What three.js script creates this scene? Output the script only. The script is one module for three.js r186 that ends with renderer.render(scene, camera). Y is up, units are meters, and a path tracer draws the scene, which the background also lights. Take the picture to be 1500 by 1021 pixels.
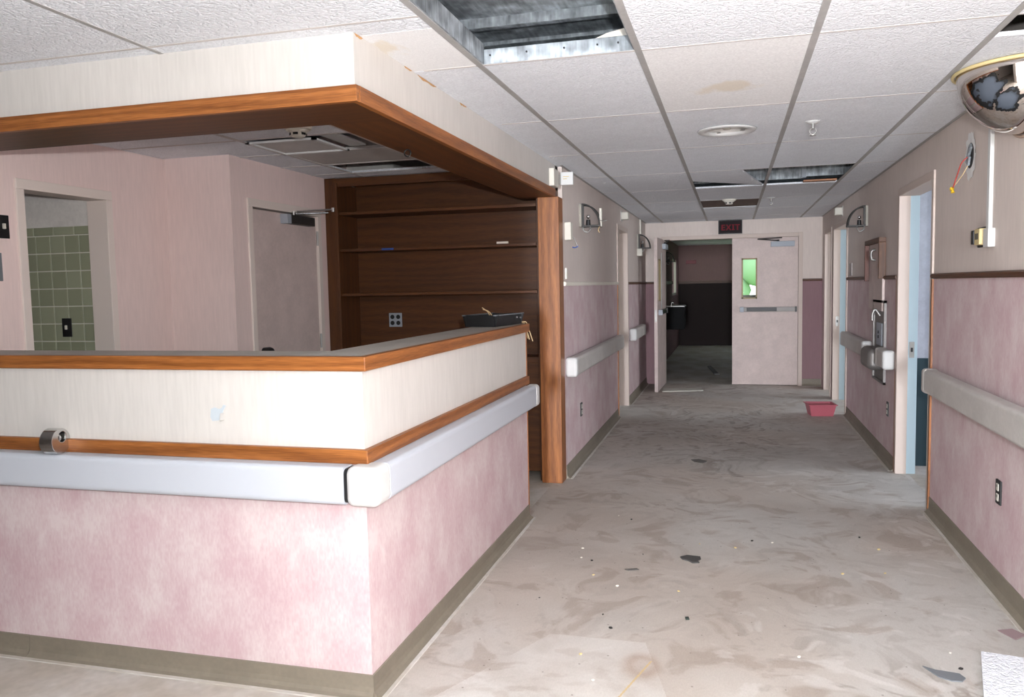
import * as THREE from 'three';
import { RoundedBoxGeometry } from 'three/addons/geometries/RoundedBoxGeometry.js';
import { RectAreaLightUniformsLib } from 'three/addons/lights/RectAreaLightUniformsLib.js';
import { mergeGeometries } from 'three/addons/utils/BufferGeometryUtils.js';

// ---------------------------------------------------------------- camera, sky, lights, exposure
const scene = new THREE.Scene();
const camera = new THREE.PerspectiveCamera(46.85, 1500 / 1021, 0.02, 200);
camera.position.set(0, 1.485, 0);
camera.rotation.set(THREE.MathUtils.degToRad(-4.40), THREE.MathUtils.degToRad(15.34), THREE.MathUtils.degToRad(-1.14), 'YXZ');
scene.background = new THREE.Color().setRGB(2.3, 2.5, 2.7);          // overcast sky
const renderer = new THREE.WebGLRenderer();
renderer.toneMapping = THREE.LinearToneMapping;
renderer.toneMappingExposure = 1.12;
renderer.shadowMap.enabled = true;
RectAreaLightUniformsLib.init();
// the photographer's flash, beside and above the lens
const flash = new THREE.PointLight(new THREE.Color().setRGB(0.97, 1.0, 1.02), 26);
flash.position.set(0.12, 1.62, 0.02); flash.castShadow = true; flash.shadow.radius = 1.5;
scene.add(flash);
// daylight entering by the windows (each light lies just inside its window opening)
function daylight(x, y, z, w, h, tx, ty, tz, L) {
  const l = new THREE.RectAreaLight(new THREE.Color().setRGB(0.93, 0.98, 1.06), L, w, h);
  l.position.set(x, y, z); l.lookAt(tx, ty, tz); scene.add(l); return l;
}
daylight(0.1, 1.45, 11.92, 0.8, 1.7, 0.1, 1.45, 0, 400);                 // added window light, unseen behind the camera, to brighten the corridor depth
daylight(4.22, 1.5, -5.7, 1.8, 1.3, 0, 1.5, -5.7, 4.5);                // patient room beside the first doorway
daylight(4.22, 1.5, -10.2, 2.2, 1.3, 0, 1.5, -10.2, 4);              // patient rooms beside the further doorways
daylight(-5.02, 1.5, -9.5, 2.2, 1.3, 0, 1.5, -9.5, 1.5);               // room across the corridor

// ---------------------------------------------------------------- helpers
let seed = 12345;
const rnd = () => { seed = (seed * 1664525 + 1013904223) >>> 0; return seed / 4294967296; };
const R = (a, b) => a + (b - a) * rnd();
const used = {};
function numbered(n) { const k = used[n] = (used[n] ?? -1) + 1; return k ? `${n}_${String(k).padStart(3, '0')}` : n; }
function thing(name, label, category, { pos = [0, 0, 0], turn = 0, group, kind, parent = scene } = {}) {
  const o = new THREE.Group(); o.name = /^(wall_|floor|ceiling|window_|door_|trim_|baseboard_)/.test(name) ? name : numbered(name);
  o.position.set(...pos); o.rotation.y = turn; parent.add(o);
  o.userData = { label, category };
  if (group) o.userData.group = group;
  if (kind) o.userData.kind = kind;
  return o;
}
const S = 'structure';
function part(parent, name, geo, mat, { pos, rot, label, kind } = {}) {
  const m = new THREE.Mesh(geo, mat); m.name = name; m.castShadow = m.receiveShadow = true;
  if (pos) m.position.set(...pos);
  if (rot) m.rotation.set(...rot);
  if (label) m.userData.label = label;
  if (kind) m.userData.kind = kind;
  parent.add(m); return m;
}
// uv in metres, chosen per triangle by the way it faces; grain: u runs along the longest side
function uvm(geo, grain = false, off = [0, 0]) {
  if (geo.index) geo = geo.toNonIndexed();
  const p = geo.attributes.position, n = p.count, uv = new Float32Array(n * 2);
  geo.computeBoundingBox(); const s = geo.boundingBox.getSize(new THREE.Vector3()).toArray();
  const L = grain === true ? s.indexOf(Math.max(...s)) : grain === false ? -1 : grain;
  const a = new THREE.Vector3(), b = new THREE.Vector3(), c = new THREE.Vector3();
  for (let i = 0; i < n; i += 3) {
    a.fromBufferAttribute(p, i); b.fromBufferAttribute(p, i + 1); c.fromBufferAttribute(p, i + 2);
    const v = b.clone().sub(a).cross(c.clone().sub(a)).toArray().map(Math.abs);
    const k = v.indexOf(Math.max(...v));
    let [u, w] = k === 0 ? [2, 1] : k === 1 ? [0, 2] : [0, 1];
    if (L >= 0 && w === L) [u, w] = [w, u];
    [a, b, c].forEach((q, j) => { const t = q.toArray(); uv[(i + j) * 2] = t[u] + off[0]; uv[(i + j) * 2 + 1] = t[w] + off[1]; });
  }
  geo.setAttribute('uv', new THREE.BufferAttribute(uv, 2)); return geo;
}
function bx(x0, x1, y0, y1, z0, z1, r = 0, grain = false) {
  const w = Math.abs(x1 - x0), h = Math.abs(y1 - y0), d = Math.abs(z1 - z0);
  const g = r ? new RoundedBoxGeometry(w, h, d, 2, Math.min(r, w / 2.01, h / 2.01, d / 2.01)) : new THREE.BoxGeometry(w, h, d);
  g.translate((x0 + x1) / 2, (y0 + y1) / 2, (z0 + z1) / 2);
  return uvm(g, grain, grain === false ? [0, 0] : [R(0, 3), R(0, 3)]);
}
const join = (...g) => mergeGeometries(g.map((q) => { const k = q.index ? q.toNonIndexed() : q; for (const n of Object.keys(k.attributes)) if (!['position', 'normal', 'uv'].includes(n)) k.deleteAttribute(n); return k; }));
const V = (a) => new THREE.Vector3(...a);
function tube(pts, r, seg = 24, rad = 7) { return new THREE.TubeGeometry(new THREE.CatmullRomCurve3(pts.map(V)), seg, r, rad); }
function cyl(r0, r1, h, x, y, z, axis = 'y', n = 24) {
  const g = new THREE.CylinderGeometry(r0, r1, h, n);
  if (axis === 'x') g.rotateZ(Math.PI / 2); if (axis === 'z') g.rotateX(Math.PI / 2);
  g.translate(x, y, z); return g;
}
// a profile of (distance from wall, height) points run along a wall; out = the way it faces
function run(profile, out, start, len, grain = false) {
  const sh = new THREE.Shape(profile.map(([d, y]) => new THREE.Vector2(d, y)));
  const g = new THREE.ExtrudeGeometry(sh, { depth: len, bevelEnabled: false, curveSegments: 4 });
  const e1 = V(out), e2 = new THREE.Vector3(0, 1, 0), e3 = e1.clone().cross(e2);
  g.applyMatrix4(new THREE.Matrix4().makeBasis(e1, e2, e3).setPosition(...start));
  return uvm(g, grain, [0, 0]);
}
function arcProfile(d, y0, y1, r, n = 5, back = 0) {   // a bar with rounded outer edges
  const p = [[back, y0]];
  for (let i = 0; i <= n; i++) { const t = -Math.PI / 2 + i / n * Math.PI / 2; p.push([d - r + r * Math.cos(t), y0 + r + r * Math.sin(t)]); }
  for (let i = 0; i <= n; i++) { const t = i / n * Math.PI / 2; p.push([d - r + r * Math.cos(t), y1 - r + r * Math.sin(t)]); }
  p.push([back, y1]); return p;
}

// ---------------------------------------------------------------- textures
function hash2(x, y, s) { let h = (x * 374761393 + y * 668265263 + s * 1442695041) | 0; h = Math.imul(h ^ (h >>> 13), 1274126177); return ((h ^ (h >>> 16)) >>> 0) / 4294967296; }
function vn(x, y, px, py, s) {      // value noise that repeats after px, py cells
  const xi = Math.floor(x), yi = Math.floor(y), fx = x - xi, fy = y - yi;
  const u = fx * fx * (3 - 2 * fx), v = fy * fy * (3 - 2 * fy);
  const X0 = ((xi % px) + px) % px, X1 = (X0 + 1) % px, Y0 = ((yi % py) + py) % py, Y1 = (Y0 + 1) % py;
  const a = hash2(X0, Y0, s), b = hash2(X1, Y0, s), c = hash2(X0, Y1, s), d = hash2(X1, Y1, s);
  return a + (b - a) * u + (c - a) * v + (a - b - c + d) * u * v;
}
function fbm(u, v, fx, fy, oct, s) { let t = 0, a = 0.5, n = 0; for (let o = 0; o < oct; o++) { t += a * vn(u * fx, v * fy, fx, fy, s + o * 17); n += a; a *= 0.5; fx *= 2; fy *= 2; } return t / n; }
const clamp = (t, a = 0, b = 1) => Math.min(b, Math.max(a, t));
const ss = (a, b, t) => { t = clamp((t - a) / (b - a)); return t * t * (3 - 2 * t); };
const mix = (a, b, t) => a.map((q, i) => q + (b[i] - q) * t);
function tex(w, h, fn, { srgb = true, rep = [1, 1] } = {}) {
  const d = new Uint8Array(w * h * 4);
  for (let j = 0; j < h; j++) for (let i = 0; i < w; i++) {
    const c = fn((i + 0.5) / w, (j + 0.5) / h), k = (j * w + i) * 4;
    d[k] = clamp(c[0]) * 255; d[k + 1] = clamp(c[1]) * 255; d[k + 2] = clamp(c[2]) * 255; d[k + 3] = 255;
  }
  const t = new THREE.DataTexture(d, w, h); t.wrapS = t.wrapT = THREE.RepeatWrapping; t.magFilter = THREE.LinearFilter;
  t.minFilter = THREE.LinearMipmapLinearFilter; t.generateMipmaps = true;
  if (srgb) t.colorSpace = THREE.SRGBColorSpace;
  t.repeat.set(...rep); t.needsUpdate = true; return t;
}
const g3 = (v) => [v, v, v];
const rgb = (r, g, b) => [r / 255, g / 255, b / 255];
const std = (o) => new THREE.MeshStandardMaterial(o);
const col = (r, g, b) => new THREE.Color(r / 255, g / 255, b / 255).convertSRGBToLinear();

// wall covering: mottled pink with upright fibres
const tPink = tex(768, 768, (u, v) => {
  const m = fbm(u, v, 10, 8, 5, 3), f = fbm(u, v, 190, 70, 3, 9), st = fbm(u, v, 36, 7, 3, 21);
  const t = clamp(0.5 + (m - 0.5) * 1.4 + (f - 0.5) * 0.9 + (st - 0.5) * 0.4);
  return mix(rgb(205, 176, 180), rgb(221, 205, 204), t);
}, { rep: [1 / 1.15, 1 / 1.15] });
const tFibre = tex(512, 512, (u, v) => { const f = fbm(u, v, 110, 10, 3, 31), m = fbm(u, v, 5, 3, 3, 37); return g3(0.95 + (f - 0.5) * 0.05 + (m - 0.5) * 0.035); }, { rep: [1 / 0.9, 1 / 0.9] });
const tOak = tex(1024, 512, (u, v) => {
  const w = fbm(u, v, 2, 5, 3, 41) * 0.35, ring = 0.5 + 0.5 * Math.sin((v * 9 + w * 5) * Math.PI * 2), por = fbm(u, v, 26, 220, 2, 47), big = fbm(u, v, 2, 7, 3, 53);
  const t = clamp(0.34 * ring + 0.62 * por + 0.4 * big - 0.2);
  return mix(rgb(110, 62, 26), rgb(184, 118, 62), t);
}, { rep: [1 / 1.3, 1 / 0.45] });
const tDark = tex(1024, 512, (u, v) => {
  const w = fbm(u, v, 2, 5, 3, 61) * 0.35, ring = 0.5 + 0.5 * Math.sin((v * 11 + w * 5) * Math.PI * 2), por = fbm(u, v, 30, 200, 2, 67), big = fbm(u, v, 2, 7, 3, 73);
  return mix(rgb(62, 33, 10), rgb(106, 62, 23), clamp(0.25 * ring + 0.5 * por + 0.35 * big - 0.05));
}, { rep: [1 / 1.4, 1 / 0.7] });
const tTile = tex(512, 512, (u, v) => { const a = fbm(u, v, 90, 90, 2, 81), b = fbm(u, v, 9, 9, 3, 83); return g3(0.97 + (a - 0.5) * 0.09 + (b - 0.5) * 0.03); }, { rep: [1 / 0.6, 1 / 0.6] });
const tTileB = tex(512, 512, (u, v) => { const a = fbm(u, v, 80, 80, 2, 81); return g3(ss(0.25, 0.6, a)); }, { srgb: false, rep: [1 / 0.6, 1 / 0.6] });
const tGalv = tex(512, 512, (u, v) => { const a = fbm(u, v, 14, 14, 4, 91), b = fbm(u, v, 60, 8, 3, 93), c = fbm(u, v, 5, 5, 3, 95); return g3(0.72 + (a - 0.5) * 0.5 + (b - 0.5) * 0.3 + (c - 0.5) * 0.4); }, { rep: [1 / 0.7, 1 / 0.7] });
const tGrime = tex(512, 512, (u, v) => { const a = fbm(u, v, 8, 8, 5, 101), b = fbm(u, v, 60, 60, 2, 103); return g3(0.95 + (a - 0.5) * 0.09 + (b - 0.5) * 0.05); }, { rep: [1 / 0.8, 1 / 0.8] });
// corridor floor: dusty sheet with dried wipe marks, scrapes and a cleaner patch (x -1.3..1.3, z 1..-12.1)
const FX0 = -1.3, FX1 = 1.3, FZ0 = 1, FZ1 = -12.1;
function floorColour(x, z) {
  const u = (x + 6) / 16, v = (z + 24) / 32;
  const n1 = fbm(u, v, 16, 32, 5, 201), n2 = fbm(u, v, 64, 128, 4, 207), warp = fbm(u, v, 24, 60, 3, 211) - 0.5, warp2 = fbm(u, v, 30, 60, 3, 215) - 0.5;
  let c = mix(rgb(184, 174, 164), rgb(192, 188, 182), ss(0.3, 0.7, n1));
  // wipe marks: short curved strokes that lie mostly across the corridor
  const uu = u + warp * 0.035, vv = v + warp2 * 0.02;
  const st = fbm(uu, vv, 200, 480, 4, 223), st2 = fbm(uu, vv, 420, 800, 3, 227), zone = fbm(u, v, 14, 30, 3, 229);
  const mid = 0.35 + 0.65 * ss(0.36, 0.56, fbm(u, v, 9, 20, 3, 245));
  const d = clamp(ss(0.56, 0.72, st) * 0.75 + ss(0.6, 0.76, st2) * 0.45) * mid * (0.3 + 0.9 * ss(0.35, 0.6, zone));
  c = mix(c, rgb(138, 128, 119), clamp(d * 0.75));
  const br = ss(0.58, 0.72, fbm(uu, vv, 120, 260, 5, 233));
  c = mix(c, rgb(150, 134, 121), br * 0.4);
  const sc = ss(0.62, 0.72, fbm(uu + 0.3, vv, 150, 380, 4, 241)) * mid;
  c = mix(c, rgb(212, 208, 203), sc * 0.45);
  // matted grey dirt trodden in
  const far = ss(0.46, 0.62, fbm(u, v, 10, 26, 4, 243));
  c = mix(c, rgb(152, 145, 137), far * 0.35);
  // cleaner light patch bounded by a straight cut edge
  const edge = (x + 1.05) * 0.9 + (z + 2.64) * 0.44;
  if (z > -3.26 && edge > 0 && x < -0.3 + (z + 3.1) * 0.28) c = mix(c, rgb(212, 210, 206), 0.42 * ss(0.3, 0.7, n2 + 0.1));
  const rx = (x + 0.335) / 0.09, rz = (z + 3.06) / 0.12, rr = Math.hypot(rx, rz) + (n2 - 0.5) * 0.9;
  if (rr < 1.15) c = mix(c, rgb(142, 112, 92), 0.4 * (1 - ss(0.4, 1.15, rr)) * (0.4 + 0.6 * ss(0.2, 0.6, rr)));
  const ex = x + 0.375 - (z + 2.855) * -0.283; if (Math.abs(ex) < 0.004 && z > -3.1 && z < -2.5) c = rgb(196, 172, 128);
  const sp = hash2(Math.floor(x * 160), Math.floor(z * 160), 5); if (sp > 0.9992) c = mix(c, rgb(96, 88, 80), 0.6);
  const fine = (hash2(Math.floor(x * 420), Math.floor(z * 420), 9) - 0.5) * 0.035 + (n2 - 0.5) * 0.06;
  return c.map((q) => q + fine);
}
const tFloor = tex(1024, 2048, (u, v) => floorColour(FX0 + u * (FX1 - FX0), FZ0 + v * (FZ1 - FZ0)));
const tFloor2 = tex(512, 512, (u, v) => { const n1 = fbm(u, v, 6, 6, 5, 251), n2 = fbm(u, v, 60, 60, 3, 253); const c = mix(rgb(180, 172, 160), rgb(200, 196, 190), ss(0.3, 0.7, n1)); return c.map((q) => q + (n2 - 0.5) * 0.08); }, { rep: [1 / 1.6, 1 / 1.6] });
const stain = (cx, cy, r, s) => tex(512, 512, (u, v) => {
  const a = fbm(u, v, 110, 200, 2, 81), q = fbm(u, v, 7, 7, 4, s), d = Math.hypot((u - cx) / r[0], (v - cy) / r[1]) + (q - 0.5) * 1.5;
  return mix(g3(0.93 + (a - 0.5) * 0.1), rgb(222, 208, 184), 0.55 * (1 - ss(0.45, 1, d)));
});

// ---------------------------------------------------------------- materials
const M = {
  pink: std({ color: col(246, 246, 246), map: tPink, roughness: 0.94 }),
  white: std({ color: col(220, 216, 210), map: tFibre, roughness: 0.92 }),
  taupe: std({ color: col(224, 211, 203), map: tFibre, roughness: 0.92 }),
  station: std({ color: col(240, 218, 212), map: tFibre, roughness: 0.92 }),
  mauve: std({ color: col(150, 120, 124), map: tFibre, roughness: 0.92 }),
  plaster: std({ color: col(226, 222, 216), map: tGrime, roughness: 0.95 }),
  roomBlue: std({ color: col(196, 202, 214), map: tGrime, roughness: 0.9 }),
  teal: std({ color: col(44, 66, 74), roughness: 0.8 }),
  oak: std({ map: tOak, bumpMap: tOak, bumpScale: 0.0006, roughness: 0.42 }),
  darkWood: std({ map: tDark, bumpMap: tDark, bumpScale: 0.0005, roughness: 0.5 }),
  railWood: std({ color: col(150, 110, 96), map: tOak, roughness: 0.5 }),
  vinyl: std({ color: col(194, 199, 207), roughness: 0.5 }),
  cap: std({ color: col(208, 208, 206), roughness: 0.5 }),
  vinylGrey: std({ color: col(204, 200, 195), map: tGrime, roughness: 0.5 }),
  base: std({ color: col(138, 129, 114), map: tGrime, roughness: 0.6 }),
  laminate: std({ color: col(178, 172, 164), map: tGrime, roughness: 0.55 }),
  cream: std({ color: col(202, 186, 176), roughness: 0.65 }),
  frame: std({ color: col(224, 212, 203), roughness: 0.6 }),
  doorPink: std({ color: col(214, 196, 190), map: tGrime, roughness: 0.6 }),
  paleBlue: std({ color: col(190, 212, 222), roughness: 0.5 }),
  tile: std({ color: col(238, 241, 246), map: tTile, bumpMap: tTileB, bumpScale: 0.0025, roughness: 0.95 }),
  tee: std({ color: col(204, 199, 196), roughness: 0.8 }),
  runner: std({ color: col(176, 174, 172), map: tGrime, roughness: 0.6 }),
  galv: std({ color: col(205, 215, 222), map: tGalv, metalness: 0.15, roughness: 0.45 }),
  steel: std({ color: col(168, 167, 164), metalness: 0.9, roughness: 0.5 }),
  dullSteel: std({ color: col(122, 118, 115), metalness: 0.5, roughness: 0.5 }),
  plateGrey: std({ color: col(156, 152, 142), roughness: 0.7 }),
  chrome: std({ color: col(205, 204, 202), metalness: 1, roughness: 0.2 }),
  alu: std({ color: col(164, 170, 178), metalness: 0.2, roughness: 0.65 }),
  black: std({ color: col(22, 22, 23), roughness: 0.45 }),
  iron: std({ color: col(52, 50, 48), roughness: 0.5, metalness: 0.3 }),
  ivory: std({ color: col(212, 208, 196), roughness: 0.6 }),
  greyPlate: std({ color: col(150, 144, 142), roughness: 0.4, metalness: 0.4 }),
  concrete: std({ color: col(120, 116, 110), map: tGrime, roughness: 0.95 }),
  brownTile: std({ color: col(92, 74, 64), roughness: 0.95 }),
  floor: std({ map: tFloor, roughness: 0.72 }),
  floor2: std({ map: tFloor2, roughness: 0.75 }),
  greenTile: [0, 1, 2].map((i) => std({ color: [col(150, 154, 128), col(155, 159, 134), col(145, 149, 124)][i], roughness: 0.3 })),
  grout: std({ color: col(212, 212, 200), roughness: 0.9 }),
  glass: new THREE.MeshPhysicalMaterial({ color: 0xffffff, transmission: 1, thickness: 0, roughness: 0.02, ior: 1.02 }),
  wireTan: std({ color: col(206, 178, 136), roughness: 0.8 }),
  wireRed: std({ color: col(170, 60, 52), roughness: 0.5 }),
  yellow: std({ color: col(228, 186, 40), roughness: 0.5 }),
  straw: std({ color: col(204, 184, 134), roughness: 0.5 }),
  mirror: std({ color: col(214, 206, 200), metalness: 1, roughness: 0.03 }),
  slate: std({ color: col(112, 116, 120), roughness: 0.8 }),
  pinkPlastic: std({ color: col(178, 92, 104), roughness: 0.45 }),
  blue: std({ color: col(50, 80, 150), roughness: 0.5 }),
  paper: std({ color: col(232, 226, 214), roughness: 0.9 }),
};

// ---------------------------------------------------------------- dimensions
const XL = -1.23, XR = 1.215, H = 2.37, T = 0.12, ZF = -12.03, TOP = 3.0, BACK = 12, ZE = -19.6;
const RAIL = 1.50;                         // chair rail height

// ---------------------------------------------------------------- floor
{
  const f = thing('floor', 'dusty beige-grey sheet floor of the corridor and lobby with dried wipe marks', 'floor', { kind: S });
  const g = new THREE.PlaneGeometry(FX1 - FX0, FZ0 - FZ1); g.rotateX(-Math.PI / 2); g.translate(0, 0, (FZ0 + FZ1) / 2);
  const p = g.attributes.position, uv = g.attributes.uv;
  for (let i = 0; i < p.count; i++) uv.setXY(i, (p.getX(i) - FX0) / (FX1 - FX0), (p.getZ(i) - FZ0) / (FZ1 - FZ0));
  part(f, 'corridor_sheet', g, M.floor);
  part(f, 'slab', bx(-5.2, 4.4, -0.12, -0.001, ZE - 0.1, BACK + 0.1), M.concrete);
  const lob = bx(-5.2, FX0, -0.0009, 0, -6.4, BACK); part(f, 'lobby_sheet', lob, M.floor2);
  part(f, 'lobby_sheet', bx(FX0, FX1, -0.0009, 0, FZ0, BACK), M.floor2);
  part(f, 'room_sheet', bx(FX1, 4.4, -0.0009, 0, -12.1, BACK), M.floor2);
  part(f, 'further_corridor_sheet', bx(-5.2, 4.4, -0.0009, 0.0, ZE, -12.1), M.floor2);
  part(f, 'room_sheet', bx(-5.2, FX0, -0.0009, 0, -12.1, -6.4), M.floor2);
}

// ---------------------------------------------------------------- walls
const taupe = M.taupe, pinkM = M.pink;
function covered(w, x0, x1, z0, z1, up = taupe, low = pinkM, y0 = 0, y1 = TOP) {
  if (y0 < RAIL) part(w, 'lower_wallpaper', bx(x0, x1, y0, RAIL, z0, z1), low);
  part(w, 'upper_wallpaper', bx(x0, x1, Math.max(RAIL, y0), y1, z0, z1), up);
}
const D1 = [-5.56, -6.66], D2 = [-9.45, -10.68], D3 = [-10.90, -11.66], DL = [-8.95, -9.86], DH = 2.10;
{
  const w = thing('wall_right', 'corridor wall with taupe paper over pink wainscot, pierced by three doorways', 'wall', { kind: S });
  const X = XR, Y = XR + T;
  covered(w, X, Y, BACK, D1[0]); for (const [a, b] of [[D1[1], D2[0]], [D2[1], D3[0]], [D3[1], ZF]]) covered(w, X, Y, a, b, taupe, M.pink);
  for (const d of [D1, D2, D3]) covered(w, X, Y, d[0], d[1], taupe, pinkM, DH + 0.05);
  covered(w, X, Y, ZF, ZE, M.concrete, M.concrete);
  const l = thing('wall_left', 'corridor wall with taupe paper over mauve wainscot beside the wooden post', 'wall', { kind: S });
  covered(l, XL - T, XL, -5.99, DL[0], taupe, M.pink); covered(l, XL - T, XL, DL[1], ZF, taupe, M.pink); covered(l, XL - T, XL, DL[0], DL[1], taupe, pinkM, DH + 0.05);
  covered(l, -1.35, -1.0, BACK, -0.8, M.plaster, M.plaster);  // added unseen wall, keeps the end window light off the counter front
  const fw = thing('wall_far', 'end wall of the corridor with mauve wainscot around the pair of fire doors', 'wall', { kind: S });
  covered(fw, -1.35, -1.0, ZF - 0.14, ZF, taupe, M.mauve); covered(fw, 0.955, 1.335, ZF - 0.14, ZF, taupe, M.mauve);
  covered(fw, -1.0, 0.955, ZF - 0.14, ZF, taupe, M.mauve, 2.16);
  // chair rails
  let n = 1;
  const chair = (out, start, len, mat, label) => { const t = thing('trim_' + n++, label, 'chair rail', { kind: S }); part(t, 'rail_strip', run([[0, RAIL - 0.018], [0.012, RAIL - 0.018], [0.02, RAIL - 0.006], [0.02, RAIL + 0.006], [0.01, RAIL + 0.014], [0, RAIL + 0.014]], out, start, len, true), mat); };
  chair([-1, 0, 0], [XR, 0, 2], 2 - D1[0], M.darkWood, 'dark wooden chair rail beneath the yellow device');
  chair([-1, 0, 0], [XR, 0, D1[1] - 0.03], 0.5, M.darkWood, 'short dark chair rail between doorway and wood-framed cabinet');
  chair([-1, 0, 0], [XR, 0, -7.93], -7.93 - D2[0] - 0.02, M.darkWood, 'dark chair rail beyond the wood-framed cabinet');
  chair([1, 0, 0], [XL, 0, DL[0] + 0.01], -6.0 - DL[0] - 0.01, M.paper, 'pale stripped chair rail line running from the wooden post');
  chair([1, 0, 0], [XL, 0, ZF], DL[1] - 0.05 - ZF, M.darkWood, 'dark chair rail between doorway and the fire doors wall');
  chair([0, 0, 1], [-1.0, 0, ZF], 0.23, M.darkWood, 'short dark chair rail behind the open fire door');
  chair([0, 0, 1], [XR, 0, ZF], 0.26, M.darkWood, 'short dark chair rail beside the closed fire door');
  // wooden edge strips at the wainscot ends
  const strip = (x0, x1, z0, z1, label) => { const t = thing('trim_' + n++, label, 'trim', { kind: S }); part(t, 'edge_strip', bx(x0, x1, 0.0, RAIL - 0.02, z0, z1, 0.003, true), M.oak); };
  strip(XR - 0.012, XR + 0.03, D1[0] - 0.014, D1[0] + 0.012, 'thin wooden edge strip where pink wainscot meets the doorway');
  strip(XR - 0.012, XR + 0.0, D1[1] - 0.035, D1[1] + 0.002, 'orange wooden edge strip beside the cream door jamb');
  strip(XL, XL + 0.012, DL[0] - 0.002, DL[0] + 0.02, 'thin wooden edge strip beside the doorway past the outlet');
  // coved vinyl base
  const cove = [[0, 0], [0.035, 0], [0.03, 0.004], [0.018, 0.01], [0.009, 0.022], [0.006, 0.04], [0.005, 0.098], [0, 0.1]];
  const bb = (name, out, start, len, label) => { const t = thing('baseboard_' + name, label, 'baseboard', { kind: S }); part(t, 'cove_base', run(cove, out, start, len), M.base); part(t, 'toe_edge', run([[0.034, 0], [0.05, 0], [0.048, 0.003], [0.034, 0.005]], out, start, len), M.floor2, { label: 'pale dusty toe edge' }); };
  bb('right', [-1, 0, 0], [XR, 0, 2], 2 - D1[0] - 0.012, 'dirty tan coved base under the pink wainscot with the outlet');
  bb('right_far', [-1, 0, 0], [XR, 0, D1[1] - 0.036], D1[1] - 0.036 - D2[0] - 0.03, 'dirty tan coved base below the steel fountain');
  bb('left', [1, 0, 0], [XL, 0, DL[0] + 0.022], -6.0 - DL[0] - 0.022, 'dirty tan coved base running from the wooden post');
  bb('left_far', [1, 0, 0], [XL, 0, ZF], DL[1] - 0.05 - ZF, 'dark coved base beside the open fire door');
  bb('far', [0, 0, 1], [XR, 0, ZF], 0.26, 'coved base of the end wall beside the closed fire door');
}

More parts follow.
